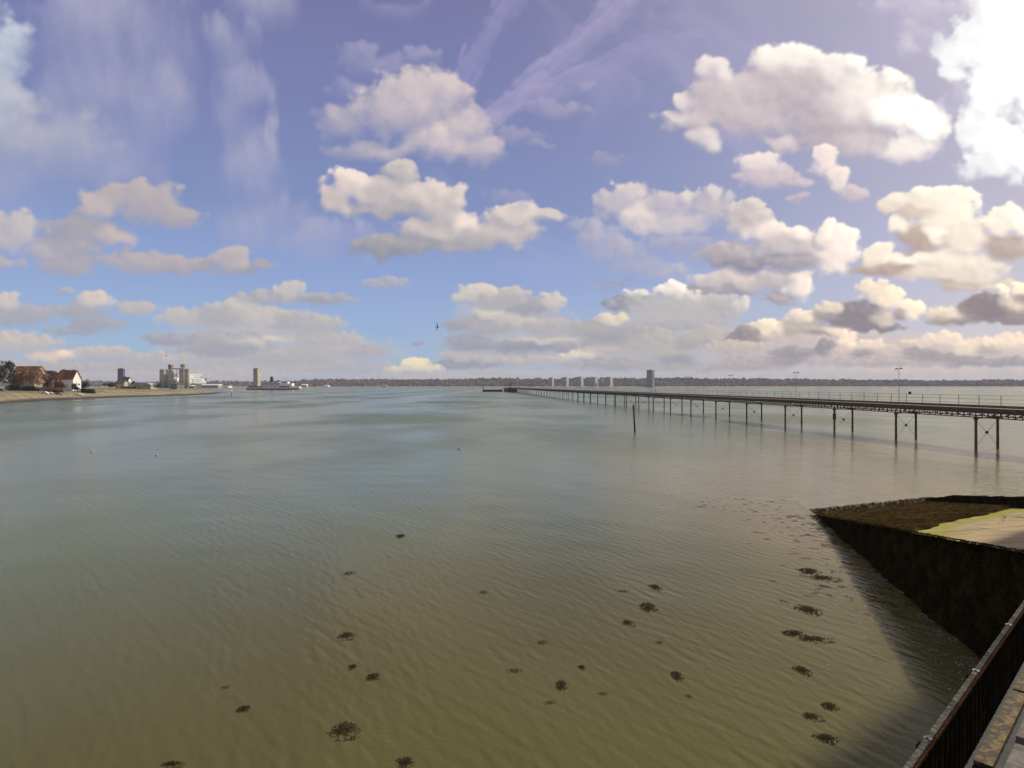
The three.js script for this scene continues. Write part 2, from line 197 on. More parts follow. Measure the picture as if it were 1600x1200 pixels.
function part(parent, name, geos, mat, label) {
  const m = new THREE.Mesh(Array.isArray(geos) || geos.index ? merge(geos) : geos, mat);
  m.name = parent === scene ? numbered(name) : name; m.castShadow = m.receiveShadow = true; parent.add(m);
  if (label) m.userData.label = label;
  return m;
}
const box = (w, h, d, x = 0, y = 0, z = 0, ry = 0) => { const g = new THREE.BoxGeometry(w, h, d); if (ry) g.rotateY(ry); return g.translate(x, y, z); };   // y: centre
const block = (w, h, d, x = 0, y = 0, z = 0, ry = 0) => box(w, h, d, x, y + h / 2, z, ry);                                                                   // y: underside
const post = (r0, r1, h, x = 0, y = 0, z = 0, n = 12) => new THREE.CylinderGeometry(r1, r0, h, n).translate(x, y + h / 2, z);
function bar(a, b, w, h = w) {                                   // a square bar from a to b
  const d = new THREE.Vector3().subVectors(b, a), g = new THREE.BoxGeometry(w, h, d.length());
  const m = new THREE.Matrix4().lookAt(a, b, Math.abs(d.y) > 0.95 * d.length() ? new THREE.Vector3(1, 0, 0) : new THREE.Vector3(0, 1, 0));
  return g.applyMatrix4(m).translate((a.x + b.x) / 2, (a.y + b.y) / 2, (a.z + b.z) / 2);
}
function rod(a, b, r, n = 6) {
  const d = new THREE.Vector3().subVectors(b, a), g = new THREE.CylinderGeometry(r, r, d.length(), n);
  return g.applyQuaternion(new THREE.Quaternion().setFromUnitVectors(new THREE.Vector3(0, 1, 0), d.clone().normalize())).translate((a.x + b.x) / 2, (a.y + b.y) / 2, (a.z + b.z) / 2);
}
const V = (x, y, z) => new THREE.Vector3(x, y, z);
function gable(w, h, d, rise) {                                  // house walls with two gable ends; the ridge runs along x
  const s = new THREE.Shape([new THREE.Vector2(-d / 2, 0), new THREE.Vector2(d / 2, 0), new THREE.Vector2(d / 2, h), new THREE.Vector2(0, h + rise), new THREE.Vector2(-d / 2, h)]);
  return new THREE.ExtrudeGeometry(s, { depth: w, bevelEnabled: false }).translate(0, 0, -w / 2).rotateY(Math.PI / 2);
}

// tiles of noise, computed once
function tile(N, f, srgbMap = true) {
  const d = new Uint8Array(N * N * 4);
  for (let y = 0; y < N; y++) for (let x = 0; x < N; x++) { const c = f(x / N, y / N); for (let k = 0; k < 3; k++) d[(y * N + x) * 4 + k] = clamp(Math.round(c[k] * 255), 0, 255); d[(y * N + x) * 4 + 3] = 255; }
  const t = new THREE.DataTexture(d, N, N); t.wrapS = t.wrapT = THREE.RepeatWrapping; t.magFilter = THREE.LinearFilter; t.minFilter = THREE.LinearMipmapLinearFilter; t.generateMipmaps = true;
  if (srgbMap) t.colorSpace = THREE.SRGBColorSpace;
  t.needsUpdate = true; return t;
}
function wrapNoise(u, v, f, oct, s) {                            // fbm that repeats over the unit square
  let a = 0.5, t = 0, n = 0;
  for (let o = 0; o < oct; o++, a *= 0.5, f *= 2) {
    const x = u * f, y = v * f, ix = Math.floor(x), iy = Math.floor(y), fx = x - ix, fy = y - iy, p = fx * fx * (3 - 2 * fx), q = fy * fy * (3 - 2 * fy), m = (k) => ((k % f) + f) % f;
    t += a * lerp(lerp(hash(m(ix), m(iy), s + o), hash(m(ix + 1), m(iy), s + o), p), lerp(hash(m(ix), m(iy + 1), s + o), hash(m(ix + 1), m(iy + 1), s + o), p), q); n += a;
  }
  return t / n;
}
const grainMap = tile(256, (u, v) => { const n = 0.55 + 0.62 * (wrapNoise(u, v, 4, 6, 1) - 0.5) + 0.5 * (wrapNoise(u, v, 32, 3, 9) - 0.5) + 0.25; return [n, n * 0.99, n * 0.97]; });
const bumpMap = tile(256, (u, v) => { const n = wrapNoise(u, v, 8, 6, 3); return [n, n, n]; }, false);
const woodMap = tile(256, (u, v) => { const n = 0.72 + 0.5 * (wrapNoise(u, v * 0.0625 + 0.3, 64, 2, 5) - 0.5) + 0.5 * (wrapNoise(u, v, 8, 4, 7) - 0.5); return [n, n * 0.98, n * 0.95]; });
const scaled = (t, m) => { const c = t.clone(); c.repeat.set(1 / m, 1 / m); c.needsUpdate = true; return c; };
const grain = { near: scaled(grainMap, 1.7), mid: scaled(grainMap, 9), far: scaled(grainMap, 60) }, bumps = { near: scaled(bumpMap, 0.9), mid: scaled(bumpMap, 6) }, wood = scaled(woodMap, 0.9);
function mat(r, g, b, rough = 0.85, o = {}) { const m = new (o.specularIntensity === undefined ? THREE.MeshStandardMaterial : THREE.MeshPhysicalMaterial)({ roughness: rough, map: grain.mid, ...o }); m.color.setRGB(r, g, b); return m; }
const M = {
  pierDark: mat(0.12, 0.095, 0.066, 0.8, { map: grain.near }), pierRust: mat(0.14, 0.09, 0.058, 0.8, { map: grain.near }), pile: mat(0.18, 0.14, 0.10, 0.7, { map: grain.near }),
  deck: mat(0.42, 0.30, 0.16, 0.9, { map: wood }), railPaint: mat(0.5, 0.47, 0.42, 0.6, { map: grain.near }), lamp: mat(0.2, 0.2, 0.21, 0.5, { map: grain.near }), galvanised: mat(0.42, 0.43, 0.44, 0.5, { map: grain.near, metalness: 0.3 }),
  cream: mat(0.62, 0.56, 0.44), white: mat(0.86, 0.84, 0.80, 0.6, { map: null }), paleGrey: mat(0.42, 0.43, 0.44), midGrey: mat(0.24, 0.25, 0.27), concrete: mat(0.40, 0.37, 0.31, 0.9), silo: mat(0.60, 0.55, 0.45, 0.9, { map: grain.far }),
  siloWarm: mat(0.66, 0.56, 0.42, 0.9, { map: grain.far }), brick: mat(0.24, 0.10, 0.06), roofRed: mat(0.30, 0.10, 0.055, 0.9), roofBrown: mat(0.42, 0.21, 0.10, 0.9), roofGrey: mat(0.13, 0.12, 0.12, 0.9), glass: mat(0.03, 0.035, 0.045, 0.15, { map: null }),
  darkTower: mat(0.075, 0.085, 0.11, 0.5), slab: mat(0.62, 0.62, 0.62, 0.9, { map: grain.far }), hullRed: mat(0.42, 0.03, 0.036, 0.5), deckWindow: mat(0.05, 0.05, 0.06, 0.3), shipGrey: mat(0.8, 0.8, 0.82, 0.6), black: mat(0.02, 0.02, 0.022, 0.6),
  bark: mat(0.09, 0.065, 0.045, 0.95), twig: mat(0.32, 0.19, 0.10, 0.95, { map: null, side: THREE.DoubleSide }), leafDark: mat(0.045, 0.05, 0.025, 0.9, { map: null, side: THREE.DoubleSide }), hedge: mat(0.05, 0.06, 0.028, 0.95, { map: null, side: THREE.DoubleSide }),
  weed: mat(0.022, 0.017, 0.009, 0.5, { map: grain.near, bumpMap: bumps.near, bumpScale: 0.02 }), gull: mat(0.82, 0.82, 0.80, 0.7, { map: null }), gullGrey: mat(0.22, 0.22, 0.24, 0.7, { map: null }), bill: mat(0.5, 0.25, 0.03, 0.6, { map: null }), buoy: mat(0.62, 0.42, 0.36, 0.5, { map: null }),
  ochre: mat(0.45, 0.32, 0.12), blue: mat(0.12, 0.17, 0.36),
};

// ---------------------------------------------------------------- water: one sheet to the horizon, rippled by a light wind
function rippleTile(N, size, waves, seed, wind, spread, lo, hi, slope) {     // normals of a sum of waves that repeats over the tile
  const R = rng(seed), list = [];
  while (list.length < waves) {
    const len = lo * Math.pow(hi / lo, R()), th = wind + (R() + R() + R() - 1.5) * spread, kx = Math.round(Math.cos(th) * size / len), ky = Math.round(Math.sin(th) * size / len);
    if (kx || ky) list.push([kx, ky, R() * 6.283, 1 / Math.hypot(kx, ky) * (0.4 + R())]);
  }
  const gx = new Float32Array(N * N), gy = new Float32Array(N * N), T = Math.PI * 2 / N; let sum = 0;
  for (const [kx, ky, ph, a] of list) for (let y = 0; y < N; y++) for (let x = 0; x < N; x++) { const c = Math.cos((kx * x + ky * y) * T + ph) * a; gx[y * N + x] += c * kx; gy[y * N + x] += c * ky; }
  for (let i = 0; i < N * N; i++) sum += gx[i] * gx[i] + gy[i] * gy[i];
  const k = slope / Math.sqrt(sum / (N * N));
  return tile(N, (u, v) => { const i = Math.round(v * N) * N + Math.round(u * N), x = -gx[i] * k, y = -gy[i] * k, l = Math.hypot(x, y, 1); return [0.5 + x / l / 2, 0.5 + y / l / 2, 0.5 + 1 / l / 2]; }, false);
}
const gridAxis = (lo, hi, fine, near, far) => { const a = [0]; let s = fine; while (a[a.length - 1] < hi) { a.push(a[a.length - 1] + s); if (a[a.length - 1] > near) s *= far; } const b = [0]; s = fine; while (b[b.length - 1] > lo) { b.push(b[b.length - 1] - s); if (b[b.length - 1] < -near) s *= far; } b.shift(); return [...b.reverse(), ...a]; };
function sheet(xs, zs, f, colour) {                              // a grid of heights over given x and distance lines
  const nx = xs.length, nz = zs.length, p = new Float32Array(nx * nz * 3), c = colour && new Float32Array(nx * nz * 3), uv = new Float32Array(nx * nz * 2), idx = [];
  for (let j = 0; j < nz; j++) for (let i = 0; i < nx; i++) {
    const k = j * nx + i; p.set([xs[i], f(xs[i], zs[j]), -zs[j]], k * 3); uv.set([xs[i], zs[j]], k * 2);
    if (colour) c.set(colour(xs[i], zs[j]), k * 3);
    if (i && j) idx.push(k - nx - 1, k - nx, k, k - nx - 1, k, k - 1);
  }
  const g = new THREE.BufferGeometry(); g.setAttribute('position', new THREE.BufferAttribute(p, 3)); g.setAttribute('uv', new THREE.BufferAttribute(uv, 2));
  if (colour) g.setAttribute('color', new THREE.BufferAttribute(c, 3));
  g.setIndex(idx); g.computeVertexNormals(); return g;
}
{
  const fineN = rippleTile(512, 5.5, 70, 5, 0.62, 0.9, 0.14, 0.8, 0.06); fineN.repeat.set(1 / 5.5, 1 / 5.5);
  const swell = tile(256, (u, v) => { let h = 0; const R = rng(8); for (let i = 0; i < 26; i++) { const th = 0.9 + (R() + R() - 1) * 1.3, k = 3 + R() * 20, kx = Math.round(Math.cos(th) * k), ky = Math.round(Math.sin(th) * k); h += Math.sin((kx * u + ky * v) * 6.2832 + R() * 6.283) / (2 + k); } return [0.5 + h * 0.3, 0.5 + h * 0.3, 0.5 + h * 0.3]; }, false);
  swell.repeat.set(1 / 47, 1 / 47);
  const wind = tile(256, (u, v) => { const n = 0.15 + 0.18 * smoothstep(wrapNoise(u, v, 3, 5, 51), 0.34, 0.66); return [n, n, n]; }, false); wind.repeat.set(1 / 95, 1 / 150);   // smooth slicks and wind-roughened patches
  const m = new THREE.MeshPhysicalMaterial({ roughness: 1, roughnessMap: wind, ior: 1.33, vertexColors: true, normalMap: fineN, normalScale: new THREE.Vector2(0.72, 0.72), bumpMap: swell, bumpScale: 0.08, specularIntensity: 0.36, specularColor: new THREE.Color().setRGB(1, 0.97, 0.7) });
  // silt: the shallows by the slipway and the quay are brown, the fairway is grey-green, in drifting patches; a reflected sheen is painted in at the right
  const silt = (x, d) => {
    const shore = Math.hypot((x - 6) * 1.05, d - 6), far = Math.max(1, d), a = fbm(x / 26 + 3, d / 40, 4, 90), b = fbm(x / 160, d / 300 + 7, 4, 95), k = clamp(smoothstep(shore, 14, 48) + (a - 0.5) * 0.5, 0, 1), q = clamp(smoothstep(far, 60, 500) + (b - 0.5) * 0.8, 0, 1);
    const plume = smoothstep(Math.hypot((x - 34) / 34, (d - 62) / 46) + (a - 0.5) * 0.9, 1.15, 0.3);  // reflection of the warm clouds, painted into the water colour as a lighter patch
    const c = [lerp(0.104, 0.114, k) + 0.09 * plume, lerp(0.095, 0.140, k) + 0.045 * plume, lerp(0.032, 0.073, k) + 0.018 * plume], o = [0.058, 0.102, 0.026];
    const v = 0.92 + 0.2 * (fbm(x / 9, d / 13, 4, 98) - 0.5);
    return [0, 1, 2].map((i) => lerp(c[i], o[i], q) * v);
  };
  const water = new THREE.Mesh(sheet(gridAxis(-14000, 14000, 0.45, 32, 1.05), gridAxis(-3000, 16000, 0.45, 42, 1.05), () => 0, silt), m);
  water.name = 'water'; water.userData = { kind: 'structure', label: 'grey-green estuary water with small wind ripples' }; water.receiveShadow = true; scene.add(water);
}

// ---------------------------------------------------------------- the far shore: low wooded hills, tower blocks, moored craft
const hillTop = (x, d) => {
  const r = x / d, right = smoothstep(r, 0.42, 0.6), left = 1 - smoothstep(r, -0.36, -0.24);
  return (32 - 9 * right - 12 * left + 10 * (fbm(x / 420, 3.3, 4, 130) - 0.5) * 2) * (0.75 + 0.25 * smoothstep(d, 3200, 3600));
};
const hillAt = (x, d) => 1.5 + (hillTop(x, d) - 1.5) * smoothstep(d, 3190, 3560) + 2 * smoothstep(d, 3165, 3185);
{
  const xs = [], zs = []; for (let x = -5200; x <= 6200; x += 60) xs.push(x); for (const z of [3150, 3165, 3175, 3190, 3240, 3300, 3380, 3460, 3560, 3800, 4400, 5200]) zs.push(z);
  const g = sheet(xs, zs, (x, d) => (d <= 3150 ? -2 : hillAt(x, d)));
  const hills = new THREE.Mesh(g, mat(0.11, 0.095, 0.06, 0.95, { map: grain.far })); hills.name = 'hills'; hills.userData = { kind: 'structure', label: 'low hills of the far shore' }; scene.add(hills);
  const strand = new THREE.Mesh(sheet(xs, [3142, 3150, 3168], (x, d) => (d < 3145 ? -1 : 1.2 + d * 0.0003 + (d > 3160 ? 2.6 : 0))), mat(0.36, 0.30, 0.19, 0.95, { map: grain.far })); strand.name = 'strand'; strand.userData = { kind: 'structure', label: 'pale strip of beach along the far shore' }; scene.add(strand);
  // the wood on it, one mass of crowns
  const R = rng(31), crown = new THREE.IcosahedronGeometry(1, 2), p = crown.attributes.position;
  for (let i = 0; i < p.count; i++) { const v = new THREE.Vector3().fromBufferAttribute(p, i), k = 0.5 + 1.0 * fbm(v.x * 3.2 + 5, v.y * 3.2 + v.z * 4.1, 3, 140); p.setXYZ(i, v.x * k, v.y * k, v.z * k); }
  crown.computeVertexNormals();
  const wood = new THREE.InstancedMesh(crown, mat(1, 1, 1, 0.95, { map: null }), 14000), q = new THREE.Object3D(), c = new THREE.Color();
  wood.name = 'woodland'; wood.userData = { kind: 'stuff', label: 'bare brown and dark green woods along the far shore', category: 'woodland' };
  for (let i = 0; i < 14000; i++) {
    const d = 3180 + 430 * Math.pow(R(), 0.8), r = -1.25 + R() * 2.8, x = r * d, s = 2.6 + R() * R() * 6 + 3.5 * fbm(x / 120, d / 120, 2, 9);
    q.position.set(x, hillAt(x, d) + s * 0.55, -d); q.scale.set(s * (1 + R() * 0.9), s * (0.7 + R() * 0.7), s); q.rotation.y = R() * 6.28; q.updateMatrix(); wood.setMatrixAt(i, q.matrix);
    const k = fbm(x / 140, d / 60, 3, 150) + (R() - 0.5) * 0.35, b = 0.75 + R() * 0.5;
    if (k > 0.6) c.setRGB(0.075 * b, 0.08 * b, 0.055 * b); else if (k > 0.38) c.setRGB(0.17 * b, 0.115 * b, 0.085 * b); else c.setRGB(0.14 * b, 0.125 * b, 0.085 * b);
    wood.setColorAt(i, c);
  }
  scene.add(wood);
}
// six slab blocks and the tall tower
const towerSpots = [[857, 865.6, 590.6, 'leftmost of the six slab blocks, beyond the pier head'], [877, 889, 590.2, 'second of the six slab blocks from the left, beyond the pier'], [899, 912, 589.6, 'third of the six slab blocks from the left, beyond the pier'], [918.5, 935, 590, 'fourth and widest-fronted of the six slab blocks from the left'], [936.5, 943, 592.5, 'small low block squeezed between the two right-hand slab blocks'], [944.5, 958, 590, 'rightmost slab block, next to a bare wooded stretch of shore']];
function flats(name, label, d, x0, x1, top, side, m, floors, group) {
  const f = seen(x0, d), t = seen(x1, d), h = EYE + (602.5 - top) * d / FPX - 4, w = (t - f) * (1 - side), o = thing(name, label, 'tower block', at((f + t) / 2, 4, d), 0, group), az = Math.atan2((f + t) / 2, d), turn = -(0.3 + az), dp = (t - f) * side / Math.sin(0.3) * 0.98, fw = w / Math.cos(0.3);
  o.rotation.y = turn;
  part(o, 'wall', [block(fw, h, dp, 0, 0, 0)], m);
  part(o, 'roof', [block(fw * 0.4, 2.6, dp * 0.6, 0, h, 0), block(fw + 0.4, 0.8, dp + 0.4, 0, h - 0.2, 0)], M.midGrey);
  const fh = h / floors;
  for (let k = 0; k < floors; k++) part(o, 'window_band', [block(fw * 0.92, fh * 0.42, 0.3, 0, k * fh + fh * 0.35, dp / 2 + 0.05)], M.glass);
  return o;
}
for (const [a, b, t, label] of towerSpots) flats('tower_block', 'pale grey ' + label, 3050, a, b, t, 0.33, M.slab, 12);
flats('high_rise', 'tall grey-green tower rising alone from the wooded far shore', 3170, 1010.5, 1022.5, 578.5, 0.3, mat(0.22, 0.24, 0.22, 0.9), 18);
flats('high_rise', 'tall sandy tower block standing behind the ferry', 2500, 396, 407, 576, 0.42, M.siloWarm, 20);
flats('high_rise', 'dark blue-grey office tower on the left behind the promenade', 1900, 184.5, 194.5, 576.3, 0.3, M.darkTower, 14);
// sheds and quays across the water between the silos and the ferry
function shed(label, d, x0, x1, y0, m, rm) {
  const f = seen(x0, d), t = seen(x1, d), h = EYE + (602.5 - y0) * d / FPX - 1.5, o = thing('waterside_shed', label, 'shed', at((f + t) / 2, 1.5, d));
  part(o, 'wall', [block(t - f, h * 0.7, 24)], m); part(o, 'roof', [new THREE.CylinderGeometry(1, 1, t - f + 1, 16, 1, false, 0, Math.PI).rotateZ(Math.PI / 2).scale(1, h * 0.3, 12.6).translate(0, h * 0.7, 0)], rm);
}
shed('long pale shed on the far quay right of the silos', 1700, 318, 344, 600.4, M.paleGrey, M.white);
shed('short white shed on the far quay, right of the long pale one', 1800, 349, 360, 602.2, M.white, M.paleGrey);
shed('small white boathouse at the water edge below the wooded shore', 3130, 508, 514, 601.6, M.white, M.white);
shed('small pale building at the water edge beside dark conifers', 3130, 598, 605, 601.6, M.cream, M.cream);
shed('cream building on the far quay just behind the ferry bow', 2300, 473, 480, 600.2, M.cream, M.white);
{
  const far = new THREE.Mesh(sheet([-1150, -1080, -1000, -900, -820, -760, -700, -640], [1640, 1660, 1720, 1850, 2100], (x, d) => (d < 1650 || x > -650 || x < -1140 ? -1 : 1.5 + 3 * smoothstep(d, 1700, 2100))), mat(0.30, 0.25, 0.16, 0.95, { map: grain.far }));
  far.name = 'far_quay'; far.userData = { kind: 'structure', label: 'low sandy quay behind the spit' }; scene.add(far);
}
// the ferry
{
  const d = 1216, x0 = seen(386, d), x1 = seen(470, d), L = x1 - x0, s = thing('ferry', 'car ferry with dark red hull, grey sides and white bridge, under way at left', 'ferry', at((x0 + x1) / 2, 0, d), 0.05);
  const hull = (w, h0, h1, len, rake) => { const sh = new THREE.Shape(); sh.moveTo(-len / 2 + 8, -w / 2); sh.quadraticCurveTo(-len / 2, -w * 0.3, -len / 2, 0); sh.quadraticCurveTo(-len / 2, w * 0.3, -len / 2 + 8, w / 2); sh.lineTo(len / 2 - 10, w / 2); sh.quadraticCurveTo(len / 2, w * 0.25, len / 2, 0); sh.quadraticCurveTo(len / 2, -w * 0.25, len / 2 - 10, -w / 2); sh.closePath(); return new THREE.ExtrudeGeometry(sh, { depth: h1 - h0, bevelEnabled: false, curveSegments: 8 }).rotateX(-Math.PI / 2).translate(0, h0, 0); };
  part(s, 'hull', [hull(17, -1, 3.0, L)], M.hullRed); part(s, 'hull_band', [hull(17.3, 3.0, 4.4, L + 0.6)], M.white);
  const hs = part(s, 'superstructure', [block(L * 0.31, 9.4, 16, -L * 0.03, 4.4, 0), block(L * 0.22, 1.2, 14, 0, 13.8, 0)], M.shipGrey);
  for (let k = 0; k < 9; k++) part(hs, 'window', [block(1.8, 1.1, 0.3, -L * 0.16 + k * 3.4, 10.6, 8.05)], M.deckWindow);
  for (const [w, x] of [[0.26, -0.32], [0.14, 0.2]]) { const cd = part(s, 'car_deck', [block(L * w, 2.6, 16, L * x, 4.4, 0)], M.paleGrey); part(cd, 'deck_opening', [block(L * w * 0.8, 1.5, 0.4, L * x, 5.0, 8.05)], M.black); }
  part(s, 'bridge', [block(L * 0.22, 5.0, 16, L * 0.24, 7.4, 0), block(L * 0.12, 3.0, 13, L * 0.21, 12.4, 0)], M.white); part(s, 'bridge_window', [block(L * 0.115, 1.1, 0.3, L * 0.21, 13.3, 6.6)], M.deckWindow);
  part(s, 'bow_deck', [block(L * 0.16, 1.6, 15, L * 0.4, 4.4, 0)], M.white);
  const fn = part(s, 'funnel', [block(4.6, 8.5, 5, -L * 0.04, 15, 0), block(3.4, 1, 4, -L * 0.04, 23.5, 0)], M.black); part(fn, 'funnel_cap', [block(3.6, 0.8, 4.2, -L * 0.04, 24.5, 0)], M.midGrey);
  part(s, 'mast', [post(0.3, 0.2, 8, L * 0.22, 15.4, 0), box(3, 0.3, 0.3, L * 0.22, 20.5, 0)], M.paleGrey);
  const w = thing('pilot_launch', 'tiny white launch just off the bow of the ferry', 'boat', at(seen(470, 1150), 0, 1150));
  part(w, 'hull', [hull(3, -0.2, 1.4, 13)], M.white); part(w, 'cabin', [block(4, 1.8, 2.2, -1, 1.4, 0)], M.white);
  const y = thing('motor_yacht', 'small bright white motor boat beyond the pier', 'boat', at(seen(1100, 1850), 0, 1850));
  part(y, 'hull', [hull(4, -0.3, 2.4, 17)], M.white); part(y, 'cabin', [block(7, 2, 3, -1, 2.4, 0), block(3.5, 1.4, 2.4, -1.5, 4.4, 0)], M.white);
}
// the big white ship whose stern shows behind the silos
{
  const d = 1560, s = thing('cruise_ship', 'bright white stern of a ship with stepped decks behind the right silos', 'ship', at(seen(296, d), 0, d), 1.15);
  const k = d / FPX, X = (px) => (px - 296) * k * 1.2, Y = (py) => EYE + (602.5 - py) * k;
  const deck = (a, b, y0, y1, dp) => block(X(b) - X(a), Y(y0) - Y(y1), dp, (X(a) + X(b)) / 2, Y(y1), 0);
  part(s, 'upper_deck', [deck(276, 311, 584.2, 587.5, 18), deck(276, 308, 587.5, 591, 20)], M.white); part(s, 'main_deck', [deck(270, 314.5, 591, 595, 24), deck(270, 316, 595, 599.2, 26)], M.white);
  part(s, 'stern_plate', [deck(314.7, 316.6, 590.6, 599.5, 25)], M.blue); part(s, 'hull', [deck(270, 309, 599.2, 606.5, 24)], M.midGrey);
  for (let r = 0; r < 4; r++) part(s, 'window_row', [block(X(309) - X(298), 0.5, 0.3, (X(309) + X(298)) / 2, Y(587 + r * 3) - 0.4, 13.1 - (r < 1 ? 4 : r < 2 ? 2.9 : 0))], M.deckWindow);
}
// silos
function silo(label, d, px, w, top, m, n = 24) {
  const r = w / 2 * d / FPX, h = EYE + (602.5 - top) * d / FPX - 3, o = thing('silo', label, 'silo', at(seen(px, d), 3, d));
  part(o, 'shell', [new THREE.CylinderGeometry(r, r, h, n).translate(0, h / 2, 0)], m); part(o, 'roof', [new THREE.CylinderGeometry(r * 0.3, r + 0.25, 1.6, n).translate(0, h + 0.8, 0)], M.paleGrey);
  return o;
}
silo('leftmost concrete silo of the left-hand group', 1180, 254, 8.4, 577.5, M.silo); silo('concrete silo in the middle of the left-hand group', 1190, 261.6, 6.4, 578, M.silo); silo('concrete silo at the right end of the left-hand group', 1172, 267.6, 7, 578.5, M.silo);
silo('broad concrete silo at the left of the right-hand group', 1180, 285, 9.4, 575.8, M.siloWarm); silo('concrete silo at the right end of the right-hand group', 1174, 292.4, 7.4, 577, M.silo);
function lift(label, d, x0, x1, top, m) { const a = seen(x0, d), b = seen(x1, d), h = EYE + (602.5 - top) * d / FPX - 3, o = thing('elevator_tower', label, 'tower', at((a + b) / 2, 3, d)); part(o, 'shaft', [block(b - a, h, 7)], m); part(o, 'head_house', [block((b - a) * 1.12, 4, 8, 0, h, 0)], m); return o; }
lift('narrow lift tower sticking up from the left silo group', 1195, 264.4, 268.6, 573, M.midGrey); lift('cream lift tower sticking up from the right silo group', 1198, 283.6, 289.6, 572.5, M.cream);
{
  const d = 1196, g = thing('conveyor_bridge', 'thin dark conveyor gantry joining the two silo groups at the top', 'gantry', at(seen(268, d), 0, d)), w = seen(284, d) - seen(268, d), y = EYE + 25.6 * d / FPX;
  part(g, 'girder', [block(w, 1.7, 2.4, w / 2, y, 0)], M.midGrey); part(g, 'trestle', [bar(V(w * 0.5, 3, 0), V(w * 0.5, y, 0), 0.6)], M.midGrey);
}
shed('low pale shed between the two silo groups', 1205, 271, 279, 589.6, M.paleGrey, M.white);
shed('low dark shed at the foot of the silos', 1150, 272, 282, 598, M.midGrey, M.roofGrey);
{
  const t = thing('storage_tank', 'squat yellow-white tank at the foot of the right silos', 'tank', at(seen(301, 1150), 3, 1150)); part(t, 'shell', [new THREE.CylinderGeometry(5.6, 5.6, 4.2, 20).translate(0, 2.1, 0)], M.ochre); part(t, 'roof', [new THREE.ConeGeometry(5.9, 1.8, 20).translate(0, 5.1, 0)], M.white);
  const b = thing('crane_mast', 'thin dark mast standing between the silos and the white ship', 'mast', at(seen(301.5, 1165), 3, 1165)); part(b, 'mast', [post(0.7, 0.5, 17)], M.pierRust); part(b, 'jib', [bar(V(0, 16, 0), V(-4, 19, 0), 0.7)], M.pierRust);
}
scene.fog = new THREE.FogExp2(new THREE.Color().setRGB(0.72, 0.76, 0.88), 0.00007);   // thin sea haze

// ---------------------------------------------------------------- the spit on the left, with its houses
const SHORE = [[-205, 240], [-224, 277], [-241, 322], [-253, 367], [-261, 416], [-263, 465], [-263, 510], [-271, 565], [-290, 628], [-306, 660]];
function shoreX(d) { for (let i = 1; i < SHORE.length; i++) if (d <= SHORE[i][1]) { const [a, b] = [SHORE[i - 1], SHORE[i]], t = (d - a[1]) / (b[1] - a[1]); return lerp(a[0], b[0], t); } return -306; }
const spitAt = (x, d) => {                                        // metres inland give the height: weedy foot, shingle slope, flat top
  const w = fbm(x / 17, d / 23, 3, 160) - 0.5, tip = smoothstep(d, 690, 560), inland = Math.min(shoreX(d) - x + w * 7, (690 - d) * 1.5 + Math.max(0, -420 - x) * 0.9);
  const top = (4.6 + 1.3 * smoothstep(inland, 40, 120)) * lerp(0.55, 1, tip);
  return inland < 0 ? Math.max(-1, inland * 0.12) : Math.min(top, 0.09 * Math.min(inland, 9) + 0.125 * Math.max(0, inland - 9)) + w * 0.4 * smoothstep(inland, 2, 12);
};
{
  const xs = [], zs = []; for (let x = -1000; x < -420; x += 20) xs.push(x); for (let x = -420; x <= -195; x += 2.5) xs.push(x); for (let z = 180; z < 720; z += 4) zs.push(z); for (let z = 720; z < 1260; z += 30) zs.push(z);
  const g = sheet(xs, zs, spitAt, (x, d) => {
    const h = spitAt(x, d), n = fbm(x / 6, d / 9, 4, 165), n2 = fbm(x / 30, d / 30, 3, 168), wet = smoothstep(h + (n - 0.5) * 0.9, 1.25, 0.7), grass = smoothstep(h + (n2 - 0.5) * 5, 2.6, 4.6);
    let c = [0.36, 0.30, 0.16].map((v) => v * (0.7 + 0.6 * n)); c = c.map((v, i) => lerp(v, [0.20, 0.185, 0.075][i] * (0.7 + 0.6 * n), grass * 0.85)); return c.map((v, i) => lerp(v, [0.062, 0.04, 0.02][i] * (0.6 + 0.8 * n), wet));
  });
  const land = new THREE.Mesh(g, mat(1, 1, 1, 0.95, { map: grain.mid, vertexColors: true })); land.name = 'shingle_spit'; land.userData = { kind: 'structure', label: 'shingle and grass spit with a dark weedy foot' }; land.castShadow = land.receiveShadow = true; scene.add(land);
}
const G = 5.6;
